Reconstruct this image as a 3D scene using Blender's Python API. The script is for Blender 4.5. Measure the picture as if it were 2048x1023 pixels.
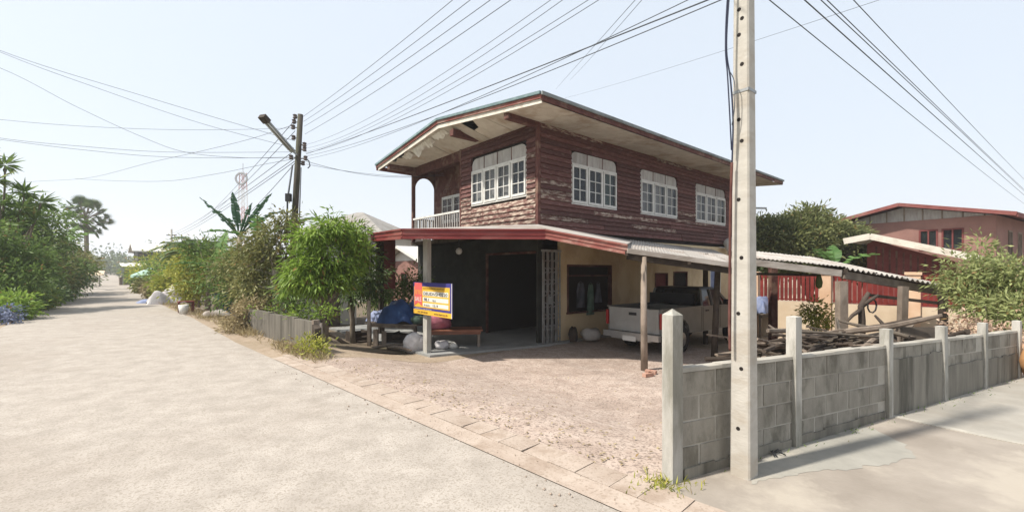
import bpy, math, random
import numpy as np
from mathutils import Vector, Matrix, Euler
random.seed(7); rng = np.random.default_rng(7)
R = math.radians
for o in list(bpy.data.objects): bpy.data.objects.remove(o)
sc = bpy.context.scene; col = sc.collection

# ---------------------------------------------------------------- camera, sky, sun, exposure
F, HZ, EYE, ZH = 880.0, 540.0, 1.7, -0.45          # focal length in photo pixels, horizon row, eye height, level of the yard at the house
cd = bpy.data.cameras.new('camera'); cam = bpy.data.objects.new('camera', cd); col.objects.link(cam)
cam.location = (0, 0, EYE); cam.rotation_euler = (R(90), 0, 0)
cd.sensor_width = 36; cd.lens = F / 2048 * 36; cd.shift_y = (HZ - 511.5) / 2048
cd.clip_start = .05; cd.clip_end = 3000
sc.camera = cam
sc.view_settings.view_transform = 'Standard'; sc.view_settings.look = 'None'
sc.view_settings.exposure = 0.55; sc.view_settings.gamma = 1; sc.view_settings.use_curve_mapping = False
SUN_AZ, SUN_EL = R(203), R(54)                      # azimuth counted from +X
w = bpy.data.worlds.new('World'); sc.world = w; w.use_nodes = True
nt = w.node_tree; bg = nt.nodes['Background']
sky = nt.nodes.new('ShaderNodeTexSky'); sky.sky_type = 'NISHITA'; sky.sun_disc = False
sky.sun_elevation = SUN_EL; sky.sun_rotation = math.pi / 2 - SUN_AZ
sky.air_density = 1.0; sky.dust_density = 4.0; sky.ozone_density = 1.0; sky.altitude = 0
hz = nt.nodes.new('ShaderNodeMix'); hz.data_type = 'RGBA'; hz.inputs[0].default_value = .72
nt.links.new(sky.outputs[0], hz.inputs[6]); hz.inputs[7].default_value = (6.6, 7.25, 7.95, 1)
nt.links.new(hz.outputs[2], bg.inputs[0]); bg.inputs[1].default_value = 0.1
sd = bpy.data.lights.new('sun', 'SUN'); sun = bpy.data.objects.new('sun', sd); col.objects.link(sun)
sd.energy = 4.8; sd.angle = R(2.0); sd.color = (1, .94, .84)
sdir = Vector((math.cos(SUN_AZ) * math.cos(SUN_EL), math.sin(SUN_AZ) * math.cos(SUN_EL), math.sin(SUN_EL)))
sun.rotation_euler = sdir.to_track_quat('Z', 'Y').to_euler(); sun.location = (-20, -10, 30)
sc.cycles.max_bounces = 8; sc.cycles.transparent_max_bounces = 12
sc.cycles.use_denoising = True

# ---------------------------------------------------------------- helpers
def X(px, Y): return (px - 1024) / F * Y
def Z(py, Y): return EYE + (HZ - py) / F * Y
def at(px, py, Y): return Vector((X(px, Y), Y, Z(py, Y)))
def G(px, py, z=0.):
    Y = F * (EYE - z) / (py - HZ); return Vector((X(px, Y), Y, z))

class MB:
    """collects geometry, then links it as one mesh object"""
    def __init__(s): s.v = []; s.f = []; s.m = []; s.mi = 0
    def add(s, vs, fs):
        b = len(s.v); s.v += [tuple(v) for v in vs]; s.f += [tuple(i + b for i in f) for f in fs]; s.m += [s.mi] * len(fs); return s
    def hexa(s, p):
        return s.add(p, [(3, 2, 1, 0), (4, 5, 6, 7), (0, 1, 5, 4), (1, 2, 6, 5), (2, 3, 7, 6), (3, 0, 4, 7)])
    def box(s, c, d, rot=None):
        x, y, z = (a / 2 for a in d); p = [(-x, -y, -z), (x, -y, -z), (x, y, -z), (-x, y, -z), (-x, -y, z), (x, -y, z), (x, y, z), (-x, y, z)]
        if rot is not None:
            m = rot if isinstance(rot, Matrix) else Euler(rot).to_matrix(); p = [m @ Vector(q) for q in p]
        return s.hexa([(q[0] + c[0], q[1] + c[1], q[2] + c[2]) for q in p])
    def bx(s, x0, x1, y0, y1, z0, z1): return s.box(((x0 + x1) / 2, (y0 + y1) / 2, (z0 + z1) / 2), (abs(x1 - x0), abs(y1 - y0), abs(z1 - z0)))
    def bar(s, a, b, w, h, up=(0, 0, 1)):
        a = Vector(a); b = Vector(b); d = (b - a).normalized(); u = Vector(up)
        if abs(d.dot(u)) > .98: u = Vector((1, 0, 0))
        r = d.cross(u).normalized(); u = r.cross(d)
        p = []
        for q in (a, b):
            p += [q - r * w / 2 - u * h / 2, q + r * w / 2 - u * h / 2, q + r * w / 2 + u * h / 2, q - r * w / 2 + u * h / 2]
        return s.hexa(p)
    def tube(s, pts, r, n=6, cap=True):
        pts = [Vector(p) for p in pts]; k = len(pts); rs = r if isinstance(r, (list, tuple)) else [r] * k
        vs = []; fs = []; prev = None
        for i, p in enumerate(pts):
            d = (pts[min(i + 1, k - 1)] - pts[max(i - 1, 0)])
            d = d.normalized() if d.length > 1e-9 else Vector((0, 0, 1))
            if prev is None: prev = Vector((1, 0, 0)) if abs(d.x) < .9 else Vector((0, 1, 0))
            u = (prev - d * prev.dot(d)).normalized(); prev = u; v = d.cross(u)
            for j in range(n):
                a = 2 * math.pi * j / n; vs.append(p + (u * math.cos(a) + v * math.sin(a)) * rs[i])
        for i in range(k - 1):
            for j in range(n): fs.append((i * n + j, i * n + (j + 1) % n, (i + 1) * n + (j + 1) % n, (i + 1) * n + j))
        if cap: fs += [tuple(range(n))[::-1], tuple((k - 1) * n + j for j in range(n))]
        return s.add(vs, fs)
    def lathe(s, prof, c=(0, 0, 0), n=16, axis='z'):
        vs = []; fs = []; k = len(prof)
        for r, z in prof:
            for j in range(n):
                a = 2 * math.pi * j / n; q = (r * math.cos(a), r * math.sin(a), z)
                if axis == 'y': q = (q[0], q[2], q[1])
                vs.append((q[0] + c[0], q[1] + c[1], q[2] + c[2]))
        for i in range(k - 1):
            for j in range(n): fs.append((i * n + j, i * n + (j + 1) % n, (i + 1) * n + (j + 1) % n, (i + 1) * n + j))
        fs += [tuple(range(n))[::-1], tuple((k - 1) * n + j for j in range(n))]
        return s.add(vs, fs)
    def prism(s, poly, z0, z1):
        n = len(poly)
        return s.add([(p[0], p[1], z0) for p in poly] + [(p[0], p[1], z1) for p in poly],
                     [tuple(range(n))[::-1], tuple(range(n, 2 * n))] + [(i, (i + 1) % n, n + (i + 1) % n, n + i) for i in range(n)])
    def extr(s, poly, d):
        """3-D polygon pushed along d"""
        n = len(poly); d = Vector(d); P = [Vector(p) for p in poly]
        return s.add(P + [p + d for p in P], [tuple(range(n))[::-1], tuple(range(n, 2 * n))] + [(i, (i + 1) % n, n + (i + 1) % n, n + i) for i in range(n)])
    def quad(s, *p): return s.add(p, [tuple(range(len(p)))])
    def mesh(s, name, mats, smooth=False):
        me = bpy.data.meshes.new(name); me.from_pydata(s.v, [], s.f); 
        for m in (mats if isinstance(mats, (list, tuple)) else [mats]): me.materials.append(m)
        if any(s.m): me.polygons.foreach_set('material_index', s.m)
        if smooth: me.polygons.foreach_set('use_smooth', [True] * len(me.polygons))
        me.update(); return me
    def build(s, name, mats, parent=None, smooth=False, loc=None, rot=None):
        return link(name, s.mesh(name, mats, smooth), parent, loc, rot)

def link(name, me, parent=None, loc=None, rot=None):
    o = bpy.data.objects.new(name, me); col.objects.link(o)
    if parent is not None: o.parent = parent
    if loc is not None: o.location = loc
    if rot is not None: o.rotation_euler = rot
    return o
def tag(o, label=None, cat=None, group=None, kind=None):
    if label: o['label'] = label
    if cat: o['category'] = cat
    if group: o['group'] = group
    if kind: o['kind'] = kind
    return o
def thing(name, label, cat, loc=(0, 0, 0), rz=0, group=None):
    o = bpy.data.objects.new(name, None); col.objects.link(o); o.location = loc; o.rotation_euler = (0, 0, rz); o.empty_display_size = .2
    return tag(o, label, cat, group)
def copy_tree(o, parent=None):
    c = o.copy(); col.objects.link(c); c.parent = parent
    for ch in [x for x in o.children]: copy_tree(ch, c)
    return c
def structure(o): o['kind'] = 'structure'; return o
def sm(a, b, t):
    t = max(0., min(1., (t - a) / (b - a))); return t * t * (3 - 2 * t)

# ---------------------------------------------------------------- materials
def mat(name, c1, c2=None, scale=4., c3=None, scale3=.8, amt3=.5, stretch=(1, 1, 1), rough=.85, bump=.15, bscale=None, bdist=.01, rnd=.12, spec=.25, metal=0., detail=8., sharp=(.35, .65), sharp3=(.5, .62), transl=0., dirt=None, dark=None):
    c1, c2, c3 = (tuple(x * .88 for x in c) if c else None for c in (c1, c2 or c1, c3))
    m = bpy.data.materials.new(name); m.use_nodes = True; t = m.node_tree; N = t.nodes; L = t.links
    b = N['Principled BSDF']; b.inputs['Roughness'].default_value = rough; b.inputs['Metallic'].default_value = metal
    b.inputs['Specular IOR Level'].default_value = spec
    tc = N.new('ShaderNodeTexCoord'); oi = N.new('ShaderNodeObjectInfo')
    va = N.new('ShaderNodeVectorMath'); va.operation = 'MULTIPLY_ADD'
    L.new(oi.outputs['Random'], va.inputs[0]); va.inputs[1].default_value = (31.7, 17.3, 23.1); L.new(tc.outputs['Object'], va.inputs[2])
    mp = N.new('ShaderNodeMapping'); mp.inputs['Scale'].default_value = stretch; L.new(va.outputs[0], mp.inputs[0])
    n1 = N.new('ShaderNodeTexNoise'); n1.inputs['Scale'].default_value = scale; n1.inputs['Detail'].default_value = detail; n1.inputs['Roughness'].default_value = .62
    L.new(mp.outputs[0], n1.inputs[0])
    r1 = N.new('ShaderNodeValToRGB'); e = r1.color_ramp.elements
    e[0].position, e[1].position = sharp; e[0].color = (*c1, 1); e[1].color = (*(c2 or c1), 1)
    L.new(n1.outputs[0], r1.inputs[0]); out = r1.outputs[0]
    def mix(fac, a, bcol, mode='MIX'):
        x = N.new('ShaderNodeMix'); x.data_type = 'RGBA'; x.blend_type = mode
        if hasattr(fac, 'is_linked'): L.new(fac, x.inputs[0])
        else: x.inputs[0].default_value = fac
        L.new(a, x.inputs[6])
        if hasattr(bcol, 'is_linked'): L.new(bcol, x.inputs[7])
        else: x.inputs[7].default_value = (*bcol, 1)
        return x.outputs[2]
    if c3:
        n3 = N.new('ShaderNodeTexNoise'); n3.inputs['Scale'].default_value = scale3; n3.inputs['Detail'].default_value = 6; n3.inputs['Roughness'].default_value = .65
        L.new(mp.outputs[0], n3.inputs[0]); r3 = N.new('ShaderNodeValToRGB'); q = r3.color_ramp.elements
        q[0].position, q[1].position = sharp3; q[0].color = (0, 0, 0, 1); q[1].color = (amt3, amt3, amt3, 1)
        L.new(n3.outputs[0], r3.inputs[0]); out = mix(r3.outputs[0], out, c3)
    if dirt:                                                  # speckle: aggregate, grit
        dc, ds, dp = dirt; vo = N.new('ShaderNodeTexVoronoi'); vo.inputs['Scale'].default_value = ds; L.new(tc.outputs['Object'], vo.inputs[0])
        rr = N.new('ShaderNodeValToRGB'); q = rr.color_ramp.elements; q[0].position = dp; q[0].color = (.0, .0, .0, 1); q[1].position = min(1, dp + .25); q[1].color = (.6, .6, .6, 1)
        sx = N.new('ShaderNodeSeparateColor'); L.new(vo.outputs['Color'], sx.inputs[0]); L.new(sx.outputs[0], rr.inputs[0])
        out = mix(rr.outputs[0], out, dc)
    if rnd:
        hs = N.new('ShaderNodeHueSaturation'); ml = N.new('ShaderNodeMapRange'); L.new(oi.outputs['Random'], ml.inputs[0])
        ml.inputs[3].default_value = 1 - rnd * 1.4; ml.inputs[4].default_value = 1 + rnd * 1.4
        L.new(ml.outputs[0], hs.inputs['Value']); L.new(out, hs.inputs['Color']); out = hs.outputs[0]
    L.new(out, b.inputs['Base Color'])
    if bump:
        bp = N.new('ShaderNodeBump'); bp.inputs['Strength'].default_value = bump; bp.inputs['Distance'].default_value = bdist
        if bscale:
            n4 = N.new('ShaderNodeTexNoise'); n4.inputs['Scale'].default_value = bscale; n4.inputs['Detail'].default_value = 6; L.new(mp.outputs[0], n4.inputs[0]); L.new(n4.outputs[0], bp.inputs['Height'])
        else: L.new(n1.outputs[0], bp.inputs['Height'])
        L.new(bp.outputs[0], b.inputs['Normal'])
    m.diffuse_color = (*c1, 1)
    return m
def flat(name, c, rough=.6, spec=.3, metal=0., rnd=0.): return mat(name, c, tuple(min(1, a * 1.12) for a in c), 12, rough=rough, spec=spec, metal=metal, bump=.05, rnd=rnd)
def leafmat(name, c1, c2, tr=.35, rough=.5):
    """leaf colour from the leaf's own tone, thin leaves let light through"""
    m = bpy.data.materials.new(name); m.use_nodes = True; t = m.node_tree; N = t.nodes; L = t.links
    b = N['Principled BSDF']; b.inputs['Roughness'].default_value = rough; b.inputs['Specular IOR Level'].default_value = .25
    at_ = N.new('ShaderNodeAttribute'); at_.attribute_name = 'tone'
    r = N.new('ShaderNodeValToRGB'); e = r.color_ramp.elements; e[0].color = (*c1, 1); e[1].color = (*c2, 1); e[1].position = .95; q_ = e.new(.985); q_.color = (.26, .17, .06, 1)
    L.new(at_.outputs['Fac'], r.inputs[0]); L.new(r.outputs[0], b.inputs['Base Color'])
    tb = N.new('ShaderNodeBsdfTranslucent'); L.new(r.outputs[0], tb.inputs[0]); ms = N.new('ShaderNodeMixShader'); ms.inputs[0].default_value = tr
    L.new(b.outputs[0], ms.inputs[1]); L.new(tb.outputs[0], ms.inputs[2]); L.new(ms.outputs[0], N['Material Output'].inputs[0])
    m.diffuse_color = (*c1, 1); return m
M = {}
M['road'] = mat('road_concrete', (.335, .298, .26), (.435, .39, .345), 3.0, c3=(.285, .24, .20), scale3=.22, amt3=.45, rough=.9, bump=.5, bscale=60, bdist=.008, rnd=0, dirt=((.22, .19, .155), 75, .62))
M['side'] = mat('side_road_concrete', (.262, .228, .193), (.345, .305, .262), 1.3, c3=(.42, .375, .315), scale3=1.1, amt3=.75, rough=.9, bump=.3, bscale=30, rnd=0)
M['slab2'] = mat('pale_concrete', (.30, .28, .245), (.37, .345, .305), 2.5, c3=(.27, .24, .2), scale3=.9, amt3=.4, rough=.9, bump=.25, bscale=30, rnd=0)
M['apron'] = mat('cement_patch', (.27, .258, .228), (.345, .33, .292), 2.2, c3=(.42, .38, .32), scale3=1.2, amt3=.6, rough=.9, bump=.25, bscale=40, rnd=0)
M['yard'] = mat('yard_concrete', (.375, .29, .24), (.495, .405, .345), 5.0, c3=(.285, .22, .18), scale3=.7, amt3=.55, rough=.92, bump=.6, bscale=45, bdist=.01, rnd=0, dirt=((.13, .10, .085), 48, .60))
M['kerb'] = mat('kerb_concrete', (.37, .295, .24), (.45, .375, .315), 3, c3=(.27, .20, .15), scale3=2.2, amt3=.6, bump=.4, bscale=30, rnd=.03, dirt=((.22, .17, .13), 60, .75))
M['slab'] = mat('cement_floor', (.26, .265, .26), (.33, .33, .32), 2, c3=(.2, .19, .17), scale3=.9, amt3=.5, bump=.12, rnd=0)
M['earth'] = mat('sandy_earth', (.31, .24, .175), (.40, .32, .245), 2.5, c3=(.28, .22, .155), scale3=.6, amt3=.7, bump=.5, bscale=20, bdist=.02, rnd=0, dirt=((.20, .15, .09), 25, .7))
M['soil'] = mat('garden_earth', (.13, .10, .07), (.21, .165, .12), 2.5, c3=(.09, .09, .04), scale3=1.0, amt3=.5, bump=.6, bscale=12, bdist=.04, rnd=0)
M['grassland'] = mat('grassy_earth', (.10, .13, .045), (.20, .20, .09), 1.5, c3=(.30, .24, .16), scale3=.25, amt3=.6, bump=.6, bscale=10, bdist=.05, rnd=0)
M['block'] = mat('cement_block', (.24, .22, .187), (.33, .307, .262), 4, c3=(.125, .115, .09), scale3=2.2, amt3=.75, stretch=(1.6, 1, .7), rough=.95, bump=.8, bscale=60, bdist=.008, rnd=.035)
M['mortar'] = mat('mortar', (.37, .345, .30), (.47, .44, .385), 8, c3=(.23, .21, .175), scale3=2, amt3=.6, bump=.5, rnd=0)
M['coat'] = mat('cement_render', (.16, .148, .125), (.27, .25, .21), 3, c3=(.08, .075, .06), scale3=1.2, amt3=.8, stretch=(2.2, 1, .3), bump=.4, bscale=25, rnd=.05)
M['lowwall'] = mat('stained_low_wall', (.105, .095, .08), (.20, .182, .152), 3, c3=(.05, .046, .036), scale3=1.5, amt3=.8, stretch=(3, 3, .3), bump=.4, bscale=25, rnd=.08)
M['post'] = mat('weathered_post_concrete', (.36, .345, .31), (.49, .47, .43), 5, c3=(.20, .19, .155), scale3=1.5, amt3=.75, stretch=(2, 2, .5), bump=.4, bscale=40, rnd=.06)
M['pole'] = mat('pole_concrete', (.44, .41, .365), (.53, .50, .45), 4, c3=(.38, .325, .26), scale3=2.2, amt3=.55, stretch=(1, 1, 2.2), bump=.35, bscale=26, bdist=.008, rnd=0)
M['board'] = mat('peeling_brown_board', (.088, .034, .031), (.15, .07, .061), 6, c3=(.30, .225, .19), scale3=4.5, amt3=.7, stretch=(.9, .9, 4.0), rough=.75, bump=.5, rnd=.2, sharp3=(.57, .75))
M['boardw'] = mat('bare_weathered_board', (.085, .034, .03), (.165, .085, .07), 6, c3=(.45, .375, .305), scale3=3.6, amt3=.85, stretch=(1.1, 1.1, 4.0), rough=.8, bump=.5, rnd=.14, sharp3=(.46, .60))
M['brown'] = mat('dark_brown_timber', (.075, .028, .024), (.13, .055, .045), 7, c3=(.26, .18, .13), scale3=2, amt3=.5, stretch=(1, 1, 1), bump=.3, rnd=.08)
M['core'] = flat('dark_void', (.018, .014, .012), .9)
M['rooffc'] = mat('fibre_cement_roof', (.17, .19, .19), (.26, .28, .28), 3, c3=(.10, .10, .09), scale3=1, amt3=.6, bump=.2, rnd=.08)
M['tealroof'] = mat('teal_edge_trim', (.13, .20, .21), (.22, .30, .31), 6, bump=.15, rnd=.1)
M['fascia'] = mat('faded_red_fascia', (.21, .065, .055), (.30, .115, .095), 4, c3=(.46, .34, .28), scale3=1.5, amt3=.6, stretch=(.7, .7, 2), bump=.2, rnd=.08)
M['red'] = mat('red_metal_gutter', (.17, .02, .02), (.23, .036, .032), 3, c3=(.29, .12, .10), scale3=1.2, amt3=.45, stretch=(.6, .6, 2), rough=.5, spec=.4, bump=.05, rnd=.05)
M['soffit'] = mat('stained_soffit_board', (.46, .40, .325), (.57, .51, .43), 2.5, c3=(.30, .20, .13), scale3=1.1, amt3=.55, rough=.9, bump=.1, rnd=.07)
M['cream'] = mat('flaking_cream_paint', (.62, .575, .50), (.72, .68, .60), 5, c3=(.40, .32, .25), scale3=2, amt3=.5, bump=.3, rnd=.05)
M['white'] = mat('white_window_paint', (.60, .59, .56), (.70, .69, .66), 6, c3=(.40, .37, .33), scale3=2.2, amt3=.4, rough=.55, bump=.1, rnd=.04)
M['vent'] = mat('grey_vent_board', (.36, .345, .33), (.46, .44, .42), 5, c3=(.26, .23, .21), scale3=2, amt3=.5, stretch=(2, 2, .5), bump=.2, rnd=.08)
M['curtain'] = mat('pale_curtain', (.46, .455, .45), (.56, .55, .54), 3, stretch=(5, 1, .4), bump=.3, rnd=.1)
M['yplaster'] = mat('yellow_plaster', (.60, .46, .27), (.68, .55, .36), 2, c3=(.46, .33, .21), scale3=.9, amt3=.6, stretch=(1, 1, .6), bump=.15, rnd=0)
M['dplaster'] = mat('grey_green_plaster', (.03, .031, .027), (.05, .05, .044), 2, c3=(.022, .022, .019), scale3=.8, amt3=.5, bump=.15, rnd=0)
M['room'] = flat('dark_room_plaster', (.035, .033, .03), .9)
M['grille'] = mat('grille_steel', (.30, .30, .30), (.40, .40, .39), 9, c3=(.22, .14, .09), scale3=3, amt3=.5, rough=.5, metal=.3, bump=.1, rnd=.05)
M['timber'] = mat('weathered_timber', (.17, .135, .105), (.27, .22, .18), 5, c3=(.09, .07, .055), scale3=1.5, amt3=.7, stretch=(1, 1, .6), bump=.5, rnd=.2)
M['dtimber'] = mat('dark_timber', (.045, .034, .027), (.085, .065, .05), 6, bump=.5, rnd=.2)
M['ptimber'] = mat('bleached_plank', (.38, .33, .285), (.50, .45, .40), 4, c3=(.22, .18, .15), scale3=1.4, amt3=.6, stretch=(.7, .7, 3), bump=.5, rnd=.1)
M['sheet'] = mat('old_grey_sheet', (.34, .315, .29), (.45, .42, .39), 3, c3=(.22, .16, .12), scale3=.9, amt3=.6, rough=.7, bump=.2, rnd=.08)
M['tyre'] = flat('tyre_rubber', (.02, .02, .02), .85)
M['rim'] = flat('wheel_metal', (.35, .35, .35), .35, .5, .8)
M['carwhite'] = mat('white_car_paint', (.28, .275, .26), (.34, .335, .32), 3, c3=(.21, .19, .165), scale3=1, amt3=.35, rough=.35, spec=.5, bump=0, rnd=0)
M['carshade'] = mat('shade_grey_car_paint', (.15, .145, .13), (.19, .18, .16), 3, rough=.4, spec=.5, bump=0, rnd=0)  # grey body colour stands in for the shade on flanks and cab
M['carbeige'] = mat('beige_car_paint', (.42, .37, .29), (.47, .42, .34), 3, rough=.35, spec=.5, bump=0, rnd=0)
M['black'] = flat('black_plastic', (.02, .02, .022), .5)
M['chrome'] = flat('bumper_metal', (.45, .45, .45), .3, .5, .8)
M['taillight'] = flat('tail_light_red', (.30, .02, .02), .25, .5)
M['cwall'] = mat('cream_boundary_wall', (.60, .47, .33), (.68, .56, .42), 1.5, c3=(.50, .38, .27), scale3=.7, amt3=.5, bump=.1, rnd=0)
M['peach'] = mat('peach_pilaster', (.62, .40, .26), (.70, .50, .35), 3, bump=.1, rnd=.05)
M['redfence'] = mat('red_fence_metal', (.15, .018, .016), (.21, .035, .028), 4, rough=.55, bump=.08, rnd=.15)
M['salmon'] = mat('salmon_plaster', (.245, .13, .108), (.30, .165, .138), 1.2, c3=(.20, .105, .088), scale3=.5, amt3=.5, bump=.1, rnd=0)
M['maroon'] = mat('maroon_board', (.13, .03, .03), (.17, .05, .045), 3, bump=.1, rnd=.1)
M['roofred'] = mat('red_roof_sheet', (.17, .05, .045), (.24, .085, .075), 2, c3=(.32, .19, .16), scale3=.7, amt3=.5, bump=.1, rnd=.06)
M['roofgrey'] = mat('grey_roof_tile', (.25, .235, .215), (.33, .31, .285), 3, c3=(.19, .17, .15), scale3=.8, amt3=.6, bump=.3, rnd=.05)
M['roofwhite'] = mat('pale_roof_sheet', (.58, .56, .52), (.68, .66, .62), 2, bump=.1, rnd=.05)
M['blue'] = mat('blue_tarpaulin', (.02, .05, .16), (.04, .10, .26), 4, rough=.5, bump=.4, rnd=.1)
M['bluepale'] = mat('faded_blue_sheet', (.16, .20, .34), (.28, .32, .47), 5, rough=.6, bump=.4, rnd=.1)
M['teal'] = mat('teal_plastic', (.02, .085, .12), (.03, .12, .16), 5, rough=.4, bump=.05, rnd=.1)
M['sack'] = mat('white_woven_sack', (.48, .46, .46), (.62, .60, .60), 5, c3=(.38, .30, .33), scale3=2.5, amt3=.4, rough=.7, bump=.7, bscale=14, bdist=.03, rnd=.06)
M['pinkcloth'] = mat('faded_pink_cloth', (.36, .10, .15), (.46, .18, .22), 4, rough=.9, bump=.6, bscale=10, bdist=.03, rnd=.05)
M['darkcloth'] = mat('dark_cloth', (.05, .06, .075), (.10, .10, .12), 5, rough=.9, bump=.5, rnd=.3)
M['greencloth'] = mat('grey_green_cloth', (.07, .12, .09), (.13, .19, .15), 5, rough=.9, bump=.5, rnd=.2)
M['lamp'] = mat('frosted_globe', (.52, .52, .50), (.58, .58, .56), 4, rough=.4, bump=0, rnd=0)
M['wire'] = flat('wire_insulation', (.075, .085, .10), .6)
M['bluewire'] = flat('blue_black_cable', (.025, .03, .06), .6)
M['porcelain'] = flat('insulator_porcelain', (.10, .08, .075), .35)
M['steel'] = mat('galvanised_steel', (.33, .34, .34), (.42, .43, .43), 6, rough=.45, metal=.6, bump=.1, rnd=.1)
M['bark'] = mat('tree_bark', (.13, .10, .075), (.24, .20, .155), 8, c3=(.36, .31, .25), scale3=2.5, amt3=.5, stretch=(1.5, 1.5, .5), bump=.8, bdist=.02, rnd=.1)
M['barkpale'] = mat('pale_bark', (.34, .29, .235), (.46, .41, .34), 6, c3=(.20, .16, .13), scale3=2, amt3=.6, bump=.6, bdist=.02, rnd=.1)
M['poletimber'] = mat('old_pole_timber', (.05, .042, .035), (.11, .09, .075), 6, c3=(.07, .085, .045), scale3=1.2, amt3=.6, stretch=(2, 2, .35), bump=.6, rnd=.05)
M['plaster'] = mat('white_plaster', (.62, .60, .56), (.70, .68, .64), 2, bump=.05, rnd=.05)
M['brick'] = mat('clay_brick', (.38, .19, .13), (.50, .32, .25), 6, bump=.4, rnd=.25)
M['plywood'] = mat('stained_plywood', (.09, .075, .06), (.14, .115, .09), 4, c3=(.05, .045, .04), scale3=1.2, amt3=.6, bump=.1, rnd=.1)
M['terracotta'] = mat('terracotta', (.50, .26, .11), (.60, .34, .16), 4, bump=.1, rnd=0)
M['towerred'] = flat('tower_red_paint', (.42, .17, .14), .6); M['towerwhite'] = flat('tower_white_paint', (.6, .6, .6), .6)
def glassmat(name, tint, rough=.08, alpha=.28):
    m = bpy.data.materials.new(name); m.use_nodes = True; t = m.node_tree; N = t.nodes; L = t.links
    b = N['Principled BSDF']; b.inputs['Base Color'].default_value = (*tint, 1); b.inputs['Roughness'].default_value = rough; b.inputs['Specular IOR Level'].default_value = .6
    tr = N.new('ShaderNodeBsdfTransparent'); ms = N.new('ShaderNodeMixShader'); ms.inputs[0].default_value = alpha
    L.new(tr.outputs[0], ms.inputs[1]); L.new(b.outputs[0], ms.inputs[2]); L.new(ms.outputs[0], N['Material Output'].inputs[0]); return m
M['glass'] = glassmat('window_glass', (.05, .06, .07))
M['carglass'] = glassmat('car_glass', (.015, .018, .02), .05, .85)
for k, c1, c2, tr in (('lime', (.085, .16, .018), (.33, .46, .08), .42), ('mid', (0.062, 0.123, 0.025), (0.235, 0.325, 0.084), .35), ('dark', (0.038, 0.079, 0.026), (0.142, 0.198, 0.066), .28),
    ('olive', (0.090, 0.109, 0.033), (0.307, 0.290, 0.109), .3), ('dry', (0.179, 0.134, 0.067), (0.470, 0.392, 0.224), .3), ('yellow', (0.167, 0.200, 0.033), (0.500, 0.483, 0.100), .38), ('mango', (.07, .095, .035), (.29, .30, .12), .4),
    ('banana', (0.072, 0.160, 0.043), (0.174, 0.304, 0.087), .4), ('bananadark', (0.026, 0.072, 0.041), (0.072, 0.145, 0.072), .3), ('palm', (0.058, 0.094, 0.043), (0.160, 0.217, 0.102), .25), ('grass', (0.087, 0.160, 0.029), (0.319, 0.377, 0.116), .35), ('light', (.13, .165, .05), (.43, .46, .20), .4), ('far', (0.087, 0.123, 0.065), (0.174, 0.217, 0.116), .2), ('bluegrey', (.08, .10, .16), (.26, .30, .45), .3), ('pinkdry', (0.336, 0.202, 0.134), (0.650, 0.515, 0.403), .3)):
    M[k] = leafmat(k + '_leaves', c1, c2, tr)
# ---------------------------------------------------------------- terrain and paving
KD = 4.6                                             # yard edge of the kerb: X + Y = KD
W0 = Vector((1.285, 3.52)); WD = Vector((.89, .456)).normalized(); WN = Vector((-WD.y, WD.x))
def dk(x, y): return (x + y - KD) / math.sqrt(2)
def dw(x, y): return (x - W0.x) * WN.x + (y - W0.y) * WN.y
def ground_z(x, y):
    return ZH * sm(.25, 3.0, min(dk(x, y), dw(x, y)))
def grid(name, us, vs, P, m, off=0., keep=None):
    V = []; Fc = []; n = len(vs)
    for u in us:
        for v in vs:
            x, y = P(u, v); V.append((x, y, ground_z(x, y) + off))
    for i in range(len(us) - 1):
        for j in range(n - 1):
            q = (i * n + j, (i + 1) * n + j, (i + 1) * n + j + 1, i * n + j + 1)
            if keep and not keep(*(sum(V[k][a] for k in q) / 4 for a in (0, 1))): continue
            Fc.append(q)
    mb = MB(); mb.add(V, Fc); o = mb.build(name, m, smooth=True)
    # make faces look up
    me = o.data
    if len(me.polygons) and me.polygons[0].normal.z < 0: me.flip_normals()
    return structure(o)
s2 = math.sqrt(.5)
def ku(u, v): return (KD / 2 - s2 * u + s2 * v, KD / 2 + s2 * u + s2 * v)      # u runs up the road, v to the yard side
lin = lambda a, b, n: [a + (b - a) * i / (n - 1) for i in range(n)]
us = lin(-60, -8, 14) + lin(-7, 30, 75) + lin(32, 150, 30) + lin(170, 900, 12); vs = lin(-700, -30, 10) + lin(-28, -6, 10) + lin(-5.4, 12, 59) + lin(13, 60, 16) + lin(80, 700, 8)
grid('ground', us, vs, ku, M['earth'], -.03)
# far fields on both sides
def sheet(name, pts, m, z=.0):
    mb = MB(); mb.quad(*[(p[0], p[1], z) for p in pts]); o = mb.build(name, m)
    if o.data.polygons[0].normal.z < 0: o.data.flip_normals()
    return structure(o)
sheet('field', [ku(4, -6.4), ku(400, -9), ku(420, -300), ku(-40, -300), ku(-40, -6.4)], M['grassland'], -.012)
grid('garden_soil', lin(10.0, 120, 90), lin(.35, 60, 50), ku, M['soil'], -.012)
# road: polylines unprojected from the picture, straight near, bending right far away
redge = [ku(-60, -.52), ku(-8, -.52), ku(0, -.52), ku(12, -.52), (-11.3, 15.6), (-14.6, 18.9), (-25.3, 30.2), (-44, 51), (-82, 92.5), (-160, 180), (-400, 450)]
ledge = [ku(-60, -7.5), ku(-8, -5.6), ku(0, -4.5), ku(6, -4.35), (-15.2, 13.1), (-21.5, 20.4), (-34.6, 34.), (-50, 50), (-92.5, 95), (-171, 180), (-420, 450)]
mb = MB()
for i in range(len(redge) - 1):
    mb.quad((*ledge[i], 0), (*redge[i], 0), (*redge[i + 1], 0), (*ledge[i + 1], 0))
o = structure(mb.build('road', M['road']))
if o.data.polygons[0].normal.z < 0: o.data.flip_normals()
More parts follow.
